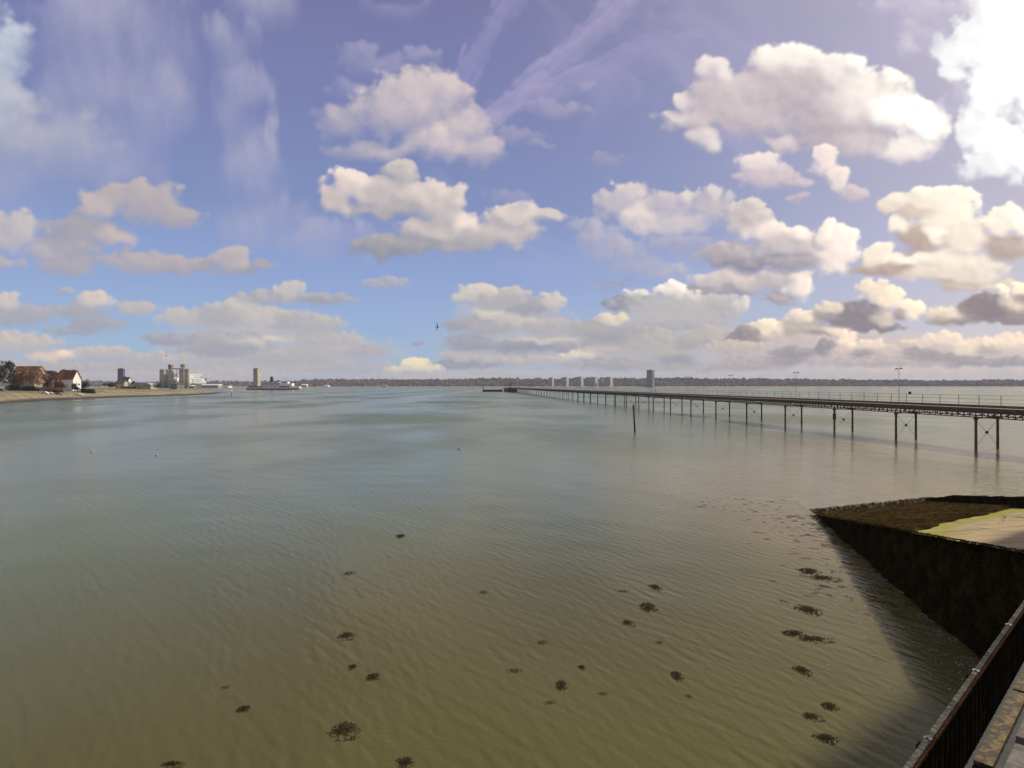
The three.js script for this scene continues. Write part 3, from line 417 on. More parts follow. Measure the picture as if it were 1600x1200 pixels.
function house(label, d, x0, x1, eaves, ridge, wm, rm, opt = {}) {
  const a = seen(x0, d), b = seen(x1, d), w = b - a, k = d / FPX, g = spitAt((a + b) / 2, d) - 0.2, h = EYE + (602.5 - eaves) * k - g, rise = (eaves - ridge) * k, dp = opt.deep ?? 9, o = thing('house', label, 'house', at((a + b) / 2, g, d), opt.turn ?? 0);
  const lw = opt.gable ? dp : w, ld = opt.gable ? w : dp, spin = (q) => (opt.gable ? q.map((e) => e.rotateY(Math.PI / 2)) : q);
  part(o, 'wall', spin([gable(lw, h, ld, rise)]), wm);
  const sl = Math.atan2(rise, ld / 2), len = Math.hypot(rise, ld / 2) + 0.6, slope = (s) => new THREE.BoxGeometry(lw + 0.8, 0.28, len).translate(0, 0.16, s * (len / 2 - 0.02)).rotateX(s * sl).translate(0, h + rise, 0);
  const roof = part(o, 'roof', spin([slope(1), slope(-1)]), rm);
  for (const cx of opt.chimneys ?? [0.3]) part(roof, 'chimney', spin([block(0.9, 2.2, 0.9, lw * (cx - 0.5), h + rise * 0.75, 0)]), M.brick);
  const rows = h > 5 ? 2 : 1, n = Math.max(2, Math.round(w / 3.6));
  for (let r = 0; r < rows; r++) for (let i = 0; i < n; i++) { const win = part(o, 'window', [block(1.35, 1.35, 0.12, (i + 0.5) / n * w - w / 2, 1.0 + r * 2.8, (opt.gable ? w * 0 + dp / 2 : dp / 2) + 0.04)], M.white); part(win, 'pane', [block(1.1, 1.1, 0.08, (i + 0.5) / n * w - w / 2, 1.12 + r * 2.8, dp / 2 + 0.1)], M.glass); }
  part(o, 'door', [block(1, 2.1, 0.14, w * 0.12, 0.02, dp / 2 + 0.07)], M.blue);
  return o;
}
house('long house under a big orange-brown roof behind bare trees', 452, 27, 65, 590, 572.5, M.cream, M.roofBrown, { chimneys: [0.15, 0.8], deep: 14 });
house('house with a low grey slate roof, right of the long brown-roofed one', 470, 64, 84, 592, 579.5, M.paleGrey, M.roofGrey, { deep: 10 });
house('small dark-roofed house wedged beside the red-roofed gable house', 462, 83, 98, 592, 582.5, M.cream, mat(0.13, 0.07, 0.05), { deep: 9 });
house('brick house with a steep red-brown roof, joined to the white gable', 446, 96, 110, 591, 578.5, M.brick, M.roofRed, { deep: 12 });
house('white gable-fronted house at the right end of the row of houses', 434, 104, 119, 592, 579, M.white, M.roofRed, { gable: true, deep: 9, turn: 1.4 });
house('pale house with stepped roofs left of the curved hall', 640, 184, 197, 599, 594.5, M.cream, M.roofGrey, { deep: 9 });
house('small white house right behind the pale stepped one', 660, 193, 203, 596, 589.5, M.white, M.roofGrey, { deep: 8 });
{
  const d = 610, a = seen(212, d), b = seen(242, d), g = spitAt((a + b) / 2, d), h = EYE + 0.6 * d / FPX - g, o = thing('sports_hall', 'cream hall with a shallow curved roof on the spit', 'hall', at((a + b) / 2, g - 0.2, d));
  part(o, 'wall', [block(b - a - 1, h, 12)], M.cream); part(o, 'roof', [new THREE.CylinderGeometry(1, 1, 13, 20, 1, false, 0, Math.PI).rotateX(Math.PI / 2).rotateZ(Math.PI / 2).scale((b - a) / 2, 2.6, 1).translate(0, h, 0)], M.cream);
  const w = thing('garden_wall', 'dark red-brown wall left of the curved hall', 'wall', at(seen(201, 600), spitAt(seen(201, 600), 600) - 0.2, 600)); part(w, 'brickwork', [block(14, 2.6, 0.5)], M.brick); part(w, 'coping', [block(14.2, 0.16, 0.7, 0, 2.6, 0)], M.cream);
}
// trees and hedges: limbs plus many leaf or twig faces
const leafGeo = (n, seed, rx, ry, rz, size, hollow) => {
  const R = rng(seed), p = [], blobs = Array.from({ length: 11 }, () => { const a = R() * 6.283, e = R() * 2 - 0.7, r = 0.62 * Math.sqrt(R()); return [Math.cos(a) * r, clamp(e * 0.55, -0.5, 0.75), Math.sin(a) * r, 0.28 + R() * 0.22]; });
  for (let i = 0; i < n; i++) {
    const b = blobs[Math.floor(R() * blobs.length)], a = R() * 6.283, z = R() * 2 - 1, r = b[3] * (hollow + (1 - hollow) * Math.cbrt(R())), q = Math.sqrt(1 - z * z), c = [(b[0] + Math.cos(a) * q * r) * rx, (b[1] + z * r) * ry, (b[2] + Math.sin(a) * q * r) * rz];
    const u = [R() - 0.5, R() - 0.5, R() - 0.5], v = [R() - 0.5, R() - 0.5, R() - 0.5], s = size * (0.6 + R() * 0.9);
    for (const [i1, i2] of [[1, 0], [-0.5, 1], [-0.5, -1]]) for (let k = 0; k < 3; k++) p.push(c[k] + (u[k] * i1 + v[k] * i2) * s);
  }
  const g = new THREE.BufferGeometry(); g.setAttribute('position', new THREE.BufferAttribute(new Float32Array(p), 3)); g.computeVertexNormals(); return uvMetres(g);
};
function tree(name, label, d, px, top, width, m, seed, n = 1300, group) {
  const x = seen(px, d), g = spitAt(x, d), k = d / FPX, h = EYE + (602.5 - top) * k - g, w = width * k, R = rng(seed), o = thing(name, label, name.includes('bush') ? 'bush' : 'tree', at(x, g - 0.1, d), 0, group);
  const limbs = [new THREE.CylinderGeometry(0.12, 0.32, h * 0.55, 7).translate(0, h * 0.275, 0)];
  for (let i = 0; i < 9; i++) { const a = R() * 6.28, y = h * (0.25 + R() * 0.25); limbs.push(new THREE.CylinderGeometry(0.03, 0.11, h * 0.42, 5).translate(0, h * 0.21, 0).rotateX(0.35 + R() * 0.5).rotateY(a).translate(0, y, 0)); }
  part(o, 'trunk', limbs, M.bark); const c = part(o, 'crown', leafGeo(n, seed + 1, w / 2 * 1.25, h * 0.5, w / 2, 0.75, 0.35), m); c.position.y = h * 0.58;
  return o;
}
tree('bare_tree', 'tall dark round-topped tree at the far left edge', 420, 15, 567.5, 26, M.leafDark, 201, 2200); tree('bare_tree', 'dark shrubby tree cut off by the left edge of the picture', 410, -4, 573, 22, M.leafDark, 202, 1600);
tree('bare_tree', 'bare brown tree in front of the long brown-roofed house', 432, 36, 577, 26, M.twig, 203, 2000); tree('bare_tree', 'bare brown tree before the right end of the long house', 430, 58, 579, 24, M.twig, 204, 1800); tree('bare_tree', 'bare tree in front of the slate-roofed house', 440, 74, 586, 18, M.twig, 205, 1500); tree('bare_tree', 'low bare tree between the far left tree and the long house', 428, 26, 582, 16, M.twig, 212, 1500); tree('bare_tree', 'small bare tree in front of the brick house with the steep roof', 424, 97, 592, 12, M.twig, 213, 1000);
tree('evergreen_bush', 'green bush in front of the small dark-roofed house', 425, 90, 597, 12, M.hedge, 206, 600);
tree('evergreen_bush', 'dark bush hiding the right foot of the white gable house', 420, 117, 600, 9, M.hedge, 207, 500);
tree('evergreen_bush', 'broad dark bush right of the white gable house', 470, 131, 596.5, 20, M.hedge, 208, 900); tree('evergreen_bush', 'dark bush left of the pale stepped house', 560, 172, 598, 22, M.hedge, 209, 900); tree('evergreen_bush', 'dark tree behind the garden wall and the curved hall', 640, 206, 596, 10, M.leafDark, 210, 600); tree('evergreen_bush', 'dark bush between the curved hall and the silos', 600, 246, 599, 12, M.hedge, 211, 600);
function hedgeRow(label, d, x0, x1, h, seed, m) { const a = seen(x0, d), b = seen(x1, d), o = thing('hedge', label, 'hedge', at((a + b) / 2, spitAt((a + b) / 2, d) - 0.2, d)); const c = part(o, 'foliage', leafGeo(1500, seed, (b - a) / 2 * 1.3, h * 0.75, 1.4, 0.7, 0.3), m); c.position.y = h * 0.5; part(o, 'stems', [block((b - a) * 0.94, h * 0.5, 0.9)], M.bark); }
hedgeRow('green hedge along the promenade below the bare trees', 402, 2, 34, 3.4, 220, M.hedge); hedgeRow('dark low hedge in front of the long brown-roofed house', 398, 33, 64, 2.6, 221, M.leafDark); hedgeRow('low brown hedge below the slate-roofed house', 402, 66, 100, 2.2, 222, M.twig);
hedgeRow('low dark hedge right of the white gable house', 430, 122, 150, 2.4, 223, M.leafDark);
function car(label, d, px, m, turn = 0) {
  const x = seen(px, d), o = thing('parked_car', label, 'car', at(x, spitAt(x, d), d), turn), s = new THREE.Shape([[-2.1, 0.3], [2.1, 0.3], [2.12, 0.8], [1.2, 0.95], [0.6, 1.42], [-1.1, 1.45], [-1.75, 0.98], [-2.12, 0.9]].map(([a, b]) => new THREE.Vector2(a, b)));
  part(o, 'body', [new THREE.ExtrudeGeometry(s, { depth: 1.6, bevelEnabled: true, bevelSize: 0.05, bevelThickness: 0.08, bevelSegments: 2 }).translate(0, 0, -0.8)], m);
  for (const sx of [-1.3, 1.3]) for (const sz of [-0.82, 0.82]) part(o, 'wheel', [new THREE.CylinderGeometry(0.32, 0.32, 0.22, 14).rotateX(Math.PI / 2).translate(sx, 0.32, sz)], M.black);
  part(o, 'side_window', [new THREE.ExtrudeGeometry(new THREE.Shape([[-1.5, 0.97], [1.1, 0.97], [0.56, 1.36], [-1.06, 1.38]].map(([a, b]) => new THREE.Vector2(a, b))), { depth: 1.82, bevelEnabled: false }).translate(0, 0, -0.91)], M.glass);
}
car('white car parked by the low hedge under the slate-roofed house', 385, 70.5, M.white); car('cream car parked right of the white one on the promenade', 387, 78, M.cream); car('silver car parked below the red-roofed houses', 390, 92.5, M.paleGrey, 0.3); car('grey car parked at the far left of the promenade', 378, 3, M.midGrey); car('white van-like car parked below the white gable house', 400, 122, M.white, 0.4);
// beacon off the tip of the spit
{
  const d = 479, o = thing('beacon', 'slim beacon post with a white top mark off the tip of the spit', 'beacon', at(seen(361.5, d), 0, d));
  part(o, 'pile', [post(0.24, 0.2, 4.2, 0, -1, 0)], M.pile); part(o, 'top_mark', [new THREE.SphereGeometry(0.75, 16, 10).scale(1, 0.85, 1).translate(0, 3.9, 0), post(0.5, 0.5, 0.5, 0, 3.1, 0)], M.white);
}

// ---------------------------------------------------------------- the long pier
const PS = 0.08, PN = Math.hypot(1, PS), PX0 = 63.7;             // its near edge runs through x = PX0 - PS * away
const onPier = (away) => (away - 45) * PN;                        // metres along the pier
const pierTurn = Math.atan2(1, -PS);
const pierPoint = (t, w, up) => at(PX0 - PS * 45 - PS / PN * t + w / PN, up, 45 + t / PN + w * PS / PN);
{
  const bents = [48, 63.4, 78.3, 92.7, 108, 124.4, 141.2, 158.3]; while (bents[bents.length - 1] < 812) bents.push(bents[bents.length - 1] + 17.2);
  const T = bents.map(onPier), SK = 1.38, W = 4.13, DECK = 5.27, END = onPier(838);
  const pier = thing('pier', 'long narrow pier on paired piles with lattice girders running out across the water', 'pier', at(PX0 - PS * 45, 0, 45), pierTurn);
  part(pier, 'deck', [block(END, 0.1, W + 0.7, END / 2, DECK - 0.1, W / 2)], M.deck);
  T.forEach((t, i) => {
    const next = T[i + 1] ?? END, L = next - t;
    for (const [w, k] of [[0, 0], [W, SK]]) {
      part(pier, 'pile', [post(0.17, 0.15, 5.2, t + k, -1.2, w, 12)], M.pile);
      if (i < 10) part(pier, 'pile_cap', [post(0.2, 0.26, 0.25, t + k, 3.72, w, 12)], M.pierRust);
      // lattice girder of one span: two chords, verticals and diagonals
      const g = [block(L, 0.13, 0.14, t + L / 2, 4.02, w), block(L, 0.1, 0.14, t + L / 2, 4.62, w)], n = Math.max(8, Math.round(L / 0.95));
      if (i < 24) for (let q = 0; q < n; q++) { const a = t + q / n * L, b = t + (q + 1) / n * L; g.push(block(0.07, 0.5, 0.08, a, 4.14, w)); g.push(bar(V(a, q % 2 ? 4.6 : 4.14, w), V(b, q % 2 ? 4.14 : 4.6, w), 0.05)); }
      else g.push(block(L, 0.3, 0.06, t + L / 2, 4.25, w));
      part(pier, 'lattice_girder', g, M.pierRust);
      part(pier, 'edge_beam', [block(L - 0.02, 0.44, 0.16, t + L / 2, 4.73, w ? w + 0.25 : -0.25)], M.pierDark);
    }
    part(pier, 'cross_beam', [bar(V(t, 3.98, -0.2), V(t + SK, 3.98, W + 0.2), 0.2, 0.16)], M.pierDark);
    if (i < 14) {                                                 // tie rods that cross at a coupling between the two piles
      const c = V(t + SK * 0.5, 2.15, W * 0.5);
      for (const e of [V(t, 3.7, 0), V(t + SK, 3.7, W), V(t, 0.4, 0), V(t + SK, 0.4, W)]) part(pier, 'tie_rod', [rod(e, c, 0.02)], M.pierRust);
      part(pier, 'coupling', [new THREE.TorusGeometry(0.13, 0.06, 8, 14).rotateY(0.5).translate(c.x, c.y, c.z), box(0.1, 0.34, 0.1, c.x, c.y, c.z)], M.pierDark);
    }
  });
  part(pier, 'pile_sleeve', [post(0.26, 0.26, 1.0, T[4], 2.2, 0, 12)], M.pierDark);
  // railway kerb and the tall rail fence along the far side
  part(pier, 'kerb_rail', [block(END - 1, 0.26, 0.3, END / 2, DECK, W * 0.62), block(END - 1, 0.14, 0.12, END / 2, DECK, W * 0.3)], M.pierRust);
  for (let t = 0.5, k = 0; t < END && k < 230; t += k < 60 ? 3.4 : 5, k++) part(pier, 'railing_post', [block(0.06, 1.5, 0.06, t, DECK, W + 0.2)], M.railPaint);
  for (const h of [0.45, 0.95, 1.45]) part(pier, 'rail', [block(END, 0.04, 0.04, END / 2, DECK + h, W + 0.2)], M.railPaint);
  // the head of the pier, a wide platform close-set with piles
  const H = onPier(770), head = [];
  part(pier, 'head_platform', [block(END - H, 0.4, 11, (H + END) / 2, DECK - 0.3, W / 2 - 2)], M.pierDark);
  for (let t = H + 1, k = 0; t < END; t += 4) for (const w of [-7, -4, 1, 4]) head.push(post(0.3, 0.3, 6, t, -1.2, w, 6));
  const hp = part(pier, 'head_pile', head, M.pile); hp.userData.kind = 'stuff';
  part(pier, 'fender', [block(END - H, 0.9, 0.3, (H + END) / 2, 2.6, -6.6)], M.pierDark);
  // box on the rail
  const bx = thing('lifebuoy_box', 'small dark box fixed on the top rail of the pier fence', 'box', pierPoint(onPier(95.6), W + 0.2, DECK + 1.4), pierTurn); part(bx, 'case', [block(0.3, 0.36, 0.24)], M.black); part(bx, 'lid', [block(0.34, 0.05, 0.28, 0, 0.36, 0)], M.pierDark);
  // lamp posts: a tall thin pole with two heads
  const lampAt = [65, 94.8, 124, 154, 184]; while (lampAt[lampAt.length - 1] < 790) lampAt.push(lampAt[lampAt.length - 1] + 30);
  const which = ['tall double-headed lamp, the nearest on the pier, outside the right edge', 'tall double-headed lamp nearest to us among those in view on the pier', 'double-headed lamp, second nearest in view on the pier', 'double-headed lamp, third nearest in view on the pier', 'double-headed lamp, fourth nearest in view on the pier'];
  const lamp = new THREE.Group(); lamp.name = 'lamp_post';
  part(lamp, 'pole', [post(0.045, 0.03, 5.3)], M.galvanised);
  part(lamp, 'arm', [rod(V(0, 5.2, -0.55), V(0, 5.3, 0.55), 0.035)], M.lamp);
  for (const s of [-1, 1]) part(lamp, 'lamp_head', [new THREE.SphereGeometry(0.24, 14, 8).scale(1.15, 0.42, 0.75).translate(0, 5.28 + (s > 0 ? 0.08 : -0.02), s * 0.62)], M.lamp);
  lampAt.forEach((a, i) => {
    if (!i) return;
    const o = lamp.clone(); o.name = numbered('lamp_post'); o.position.copy(pierPoint(onPier(a), 2, DECK - 0.02)); o.rotation.y = pierTurn + 0.5; scene.add(o);
    tag(o, i < 5 ? which[i] : 'thin double-headed lamp post on the far half of the pier', 'lamp post', i < 5 ? 'lamp posts on the pier' : 'far lamp posts on the pier');
  });
  // buildings on the pier head
  const sh = thing('pier_pavilion', 'low white-roofed waiting room on the pier head', 'pavilion', pierPoint(onPier(790), W / 2 - 2, DECK + 0.1), pierTurn);
  part(sh, 'wall', [block(26, 2.6, 6)], M.cream); part(sh, 'roof', [block(27, 0.6, 7.4, 0, 2.6, 0), block(20, 0.7, 3, 0, 3.2, 0)], M.paleGrey); part(sh, 'gable_front', [block(0.4, 3.2, 6.2, -13.2, 0, 0)], M.white); part(sh, 'window', [block(20, 1.1, 0.1, 0, 1, -3.05)], M.glass);
  const kt = thing('signal_mast', 'grey-green mast house standing at the seaward end of the pier', 'mast', pierPoint(onPier(826), W / 2 - 1, DECK + 0.1), pierTurn); part(kt, 'mast_house', [block(3.2, 5, 3.2)], mat(0.20, 0.22, 0.19)); part(kt, 'pole', [post(0.2, 0.12, 5.5, 0, 5, 0)], M.midGrey);
}
// moored pontoon and the lone post
{
  const d = 835, o = thing('pontoon', 'low dark mooring pontoon with one upright post, left of the pier head', 'pontoon', at((seen(754, d) + seen(785, d)) / 2, 0, d), 0.05), w = seen(785, d) - seen(754, d);
  part(o, 'hull', [block(w, 2.8, 6, 0, -0.4, 0)], M.black); part(o, 'deck', [block(w - 1, 0.3, 5.4, 0, 2.4, 0)], M.pierRust); part(o, 'post', [post(0.4, 0.4, 9, -w / 2 + 0.8, -1, 0)], M.black); part(o, 'bollard', [post(0.4, 0.5, 1, w / 2 - 3, 2.7, 0)], M.black);
  const dl = thing('dolphin', 'pale grey mooring dolphin between the pontoon and the pier head', 'dolphin', at(seen(790.5, 838), 0, 838)); part(dl, 'pile', [post(1.4, 1.2, 5.4, -1.6, -1.5, 0), post(1.4, 1.2, 5.4, 1.6, -1.5, 0)], M.paleGrey); part(dl, 'cap', [block(7.4, 0.9, 4, 0, 3.9, 0)], M.paleGrey);
  const pd = 109, p = thing('mooring_post', 'lone dark timber post leaning slightly, standing in the open water before the pier', 'post', at(seen(992, pd), 0, pd));
  const g = new THREE.CylinderGeometry(0.16, 0.13, 3.4, 12, 14).translate(0, 1.6, 0), q = g.attributes.position; for (let i = 0; i < q.count; i++) q.setX(i, q.getX(i) * (1 + 0.3 * (fbm(q.getY(i) * 2, 1, 2, 5) - 0.5)));
  g.computeVertexNormals(); const t1 = part(p, 'weedy_foot', [new THREE.CylinderGeometry(0.145, 0.175, 2.6, 12).translate(0, 0.3, 0)], M.black); const t2 = part(p, 'shaft', [g.translate(0, 1.2, 0)], M.pierDark); t1.rotation.z = t2.rotation.z = 0.055;
  const t3 = part(p, 'top', [post(0.15, 0.13, 0.5, 0, 4.28, 0)], M.pile); t3.rotation.z = 0.055;
}

// ---------------------------------------------------------------- slipway at the right, quay and fence at the bottom right corner
const SLX = (d) => 9.75 + 0.232 * d, SLOPE = 0.1615, TIP = 39;   // near side of the slipway, its rise, and where it meets the water
const sN = Math.hypot(0.232, 1), sDir = [-0.232 / sN, -1 / sN], sAcross = [1 / sN, -0.232 / sN];          // down the slip towards us; across it to the right
const slipPoint = (t, w) => [SLX(TIP) + sDir[0] * t + sAcross[0] * w, TIP + sDir[1] * t + sAcross[1] * w];  // t metres up from the tip, w metres across
const slipH = (t, w) => Math.min(4.1, SLOPE * (t + Math.max(0, w) * 0.733) / sN);       // it also climbs a little towards its far side
const FAR0 = -6.6;                                                // the far side of the slip reaches further out
const slipEdge = (w) => FAR0 * w / 9;                             // the ragged lower end
function strip(nt, nw, f, colour) {                               // a grid over the unit square
  const p = [], c = [], idx = [];
  for (let j = 0; j <= nt; j++) for (let i = 0; i <= nw; i++) { const k = j * (nw + 1) + i, v = f(j / nt, i / nw); p.push(...v); if (colour) c.push(...colour(j / nt, i / nw, v)); if (i && j) idx.push(k - nw - 2, k - nw - 1, k, k - nw - 2, k, k - 1); }
  const g = new THREE.BufferGeometry(); g.setAttribute('position', new THREE.BufferAttribute(new Float32Array(p), 3)); if (colour) g.setAttribute('color', new THREE.BufferAttribute(new Float32Array(c), 3));
  g.setIndex(idx); g.computeVertexNormals(); const h = g.toNonIndexed(); return uvMetres(h);
}
const cleanLine = (w) => 14.9 - 1.28 * w + 1.3 * (fbm(w * 0.9, 3, 3, 301) - 0.5);   // above this the concrete is washed clean
{
  const slip = thing('slipway', 'concrete slipway sinking into the water, brown with weed below and pale above', 'slipway', at(0, 0, 0));
  const tw = (u, v) => { const w = v * 9, t0 = slipEdge(w) + 0.8; return [t0 + u * (31 - t0), w]; };
  const top = strip(150, 60, (u, v) => { const [t, w] = tw(u, v), [x, d] = slipPoint(t, w); return [x, slipH(t, w) - 0.03 + 0.03 * (fbm(x * 2, d * 2, 3, 303) - 0.5), -d]; }, (u, v) => {
    const [t, w] = tw(u, v), n = fbm(t * 1.3, w * 1.3, 4, 305), n2 = fbm(t * 5, w * 5, 3, 309), crack = Math.min(Math.abs(t - 15.6 - 0.5 * n + w * 0.3), Math.abs(w - 5.9 - 0.8 * (n - 0.5))) < 0.1 ? 0.5 : 1;
    const c = [0.42, 0.35, 0.21].map((q) => q * (0.5 + 0.75 * n + 0.35 * (n2 - 0.5) + 0.25 * (fbm(t * 14, w * 14, 2, 341) - 0.5)) * crack), gap = t - cleanLine(w), algae = clamp(smoothstep(2.3 - gap + (n - 0.5) * 3.2 + Math.max(0, 1.8 - w) * 1.2, 0, 1.8), 0, 0.9) * smoothstep(n2, 0.25, 0.6), silt = 0.6 * smoothstep(n, 0.5, 0.72);
    return c.map((q, i) => lerp(lerp(q, [0.36, 0.26, 0.14][i], silt), [0.25, 0.26, 0.02][i], algae));
  });
  part(slip, 'ramp_surface', top, mat(1, 1, 1, 0.95, { vertexColors: true, map: null, bumpMap: bumps.near, bumpScale: 0.006, specularIntensity: 0 }));
  const sideTop = (t) => Math.max(0.02, slipH(t, 0));
  const side = strip(160, 22, (u, v) => { const t = -1.5 + u * 27, h = lerp(-0.7, sideTop(t), v), k = (fbm(t * 1.2, h * 1.6, 4, 311) - 0.5), r = (fbm(t * 6, h * 6, 3, 315) - 0.5), out = (0.4 * k + 0.08 * r) * (1 - 0.6 * v) - 0.12 + (1 - v) * 0.55, [x, d] = slipPoint(t, -out); return [x, h + 0.03 * r, -d]; });
  part(slip, 'side_wall', side, mat(0.032, 0.023, 0.010, 0.95, { map: grain.near, bumpMap: bumps.near, bumpScale: 0.03, specularIntensity: 0, side: THREE.DoubleSide }));
  // mat of weed over the lower part
  const mt = (u, v) => { const w = v * 9, a = slipEdge(w) - 1.3, b = cleanLine(w); return [lerp(a, b, u), w]; };
  const weedTop = strip(190, 90, (u, v) => { const [t, w] = mt(u, v), [x, d] = slipPoint(t, w), rough = 0.1 * fbm(x * 1.7, d * 1.7, 4, 321) + 0.03 * fbm(x * 9, d * 9, 2, 325), edge = Math.min(1, (1 - u) * 9) * Math.min(1, 0.35 + v * 20); return [x, slipH(t, w) + (rough + 0.02) * edge - 0.03 * (u > 0.995), -d]; }, (u, v) => {
    const [t, w] = mt(u, v), n = fbm(t * 0.8, w * 0.8, 4, 327), m = fbm(t * 4, w * 4, 3, 329);
    return [0.070, 0.046, 0.016].map((q, i) => lerp(q, [0.040, 0.030, 0.008][i], smoothstep(n, 0.4, 0.65)) * (0.4 + 1.2 * m));
  });
  part(slip, 'weed_mat', weedTop, mat(1, 1, 1, 0.75, { vertexColors: true, map: grain.near, bumpMap: bumps.near, bumpScale: 0.03, specularIntensity: 0, side: THREE.DoubleSide })).userData.kind = 'stuff';
  // fronds standing out of the mat, the side and the water line
  const R = rng(41), frond = new THREE.BufferGeometry(), fp = []; 
  for (let k = 0; k < 5; k++) { const a = R() * 6.28, l = 0.16 + R() * 0.16, wd = 0.025, ca = Math.cos(a), sa = Math.sin(a); const q = [[0, 0], [l * 0.5, 0.05 + R() * 0.03], [l, 0.0 + R() * 0.03]].map(([r, y]) => [[r * ca - wd * sa, y, r * sa + wd * ca], [r * ca + wd * sa, y, r * sa - wd * ca]]); for (let s = 0; s < 2; s++) fp.push(...q[s][0], ...q[s][1], ...q[s + 1][0], ...q[s][1], ...q[s + 1][1], ...q[s + 1][0]); }
  frond.setAttribute('position', new THREE.BufferAttribute(new Float32Array(fp), 3)); frond.computeVertexNormals(); uvMetres(frond);
  const fr = new THREE.InstancedMesh(frond, mat(1, 1, 1, 0.9, { map: null, specularIntensity: 0, side: THREE.DoubleSide }), 5200), o = new THREE.Object3D(), c = new THREE.Color();
  fr.name = 'weed_fronds'; fr.userData = { kind: 'stuff' };
  for (let i = 0; i < 5200; i++) {
    let x, d, h, b = 0.5 + R();
    if (i < 3000) { const [t, w] = mt(Math.pow(R(), 0.9), R()); [x, d] = slipPoint(t, w); h = slipH(t, w) + 0.07; c.setRGB(0.075 * b, 0.052 * b, 0.024 * b); }
    else if (i < 4300) { const t = R() * 26, v = R() < 0.5 ? 1 : R(); h = lerp(-0.05, sideTop(t), v); [x, d] = slipPoint(t, -(0.05 + (1 - v) * 0.4)); c.setRGB(0.022 * b, 0.018 * b, 0.009 * b); }
    else { const w = R() * 9.4; [x, d] = slipPoint(slipEdge(w) - 0.4 - R() * 1.4, w); h = 0.02; c.setRGB(0.04 * b, 0.03 * b, 0.014 * b); }
    o.position.set(x, Math.max(0.01, h), -d); o.rotation.set((R() - 0.5) * 0.7, R() * 6.28, (R() - 0.5) * 0.7); o.scale.setScalar(0.22 + R() * 0.38); o.updateMatrix(); fr.setMatrixAt(i, o.matrix); fr.setColorAt(i, c);
  }
  slip.add(fr);
  // low weedy wall along the far side
  const wallH = (t) => 0.5 + 0.12 * (fbm(t * 1.5, 4, 3, 333) - 0.5) - 0.2 * smoothstep(t, -3, -7);
  const ring = [[-0.35, -0.8], [-0.3, 0.85], [-0.1, 1], [0.3, 1], [0.45, 0.8], [0.5, -3]];
  part(slip, 'far_wall', strip(150, 5, (u, v) => { const t = FAR0 - 0.6 + u * 34, k = Math.round(v * 5), [a, y] = ring[k], n = 0.14 * (fbm(t * 3, k * 2.3, 3, 337) - 0.5), [x, d] = slipPoint(t, 9 + a * 1.1 + n), h = slipH(t, 9); return [x, y < -1 ? -1 : Math.max(-0.6, h + wallH(t) * y + n), -d]; }), mat(0.028, 0.022, 0.012, 0.85, { map: grain.near, bumpMap: bumps.near, bumpScale: 0.03, specularIntensity: 0, side: THREE.DoubleSide }));
}
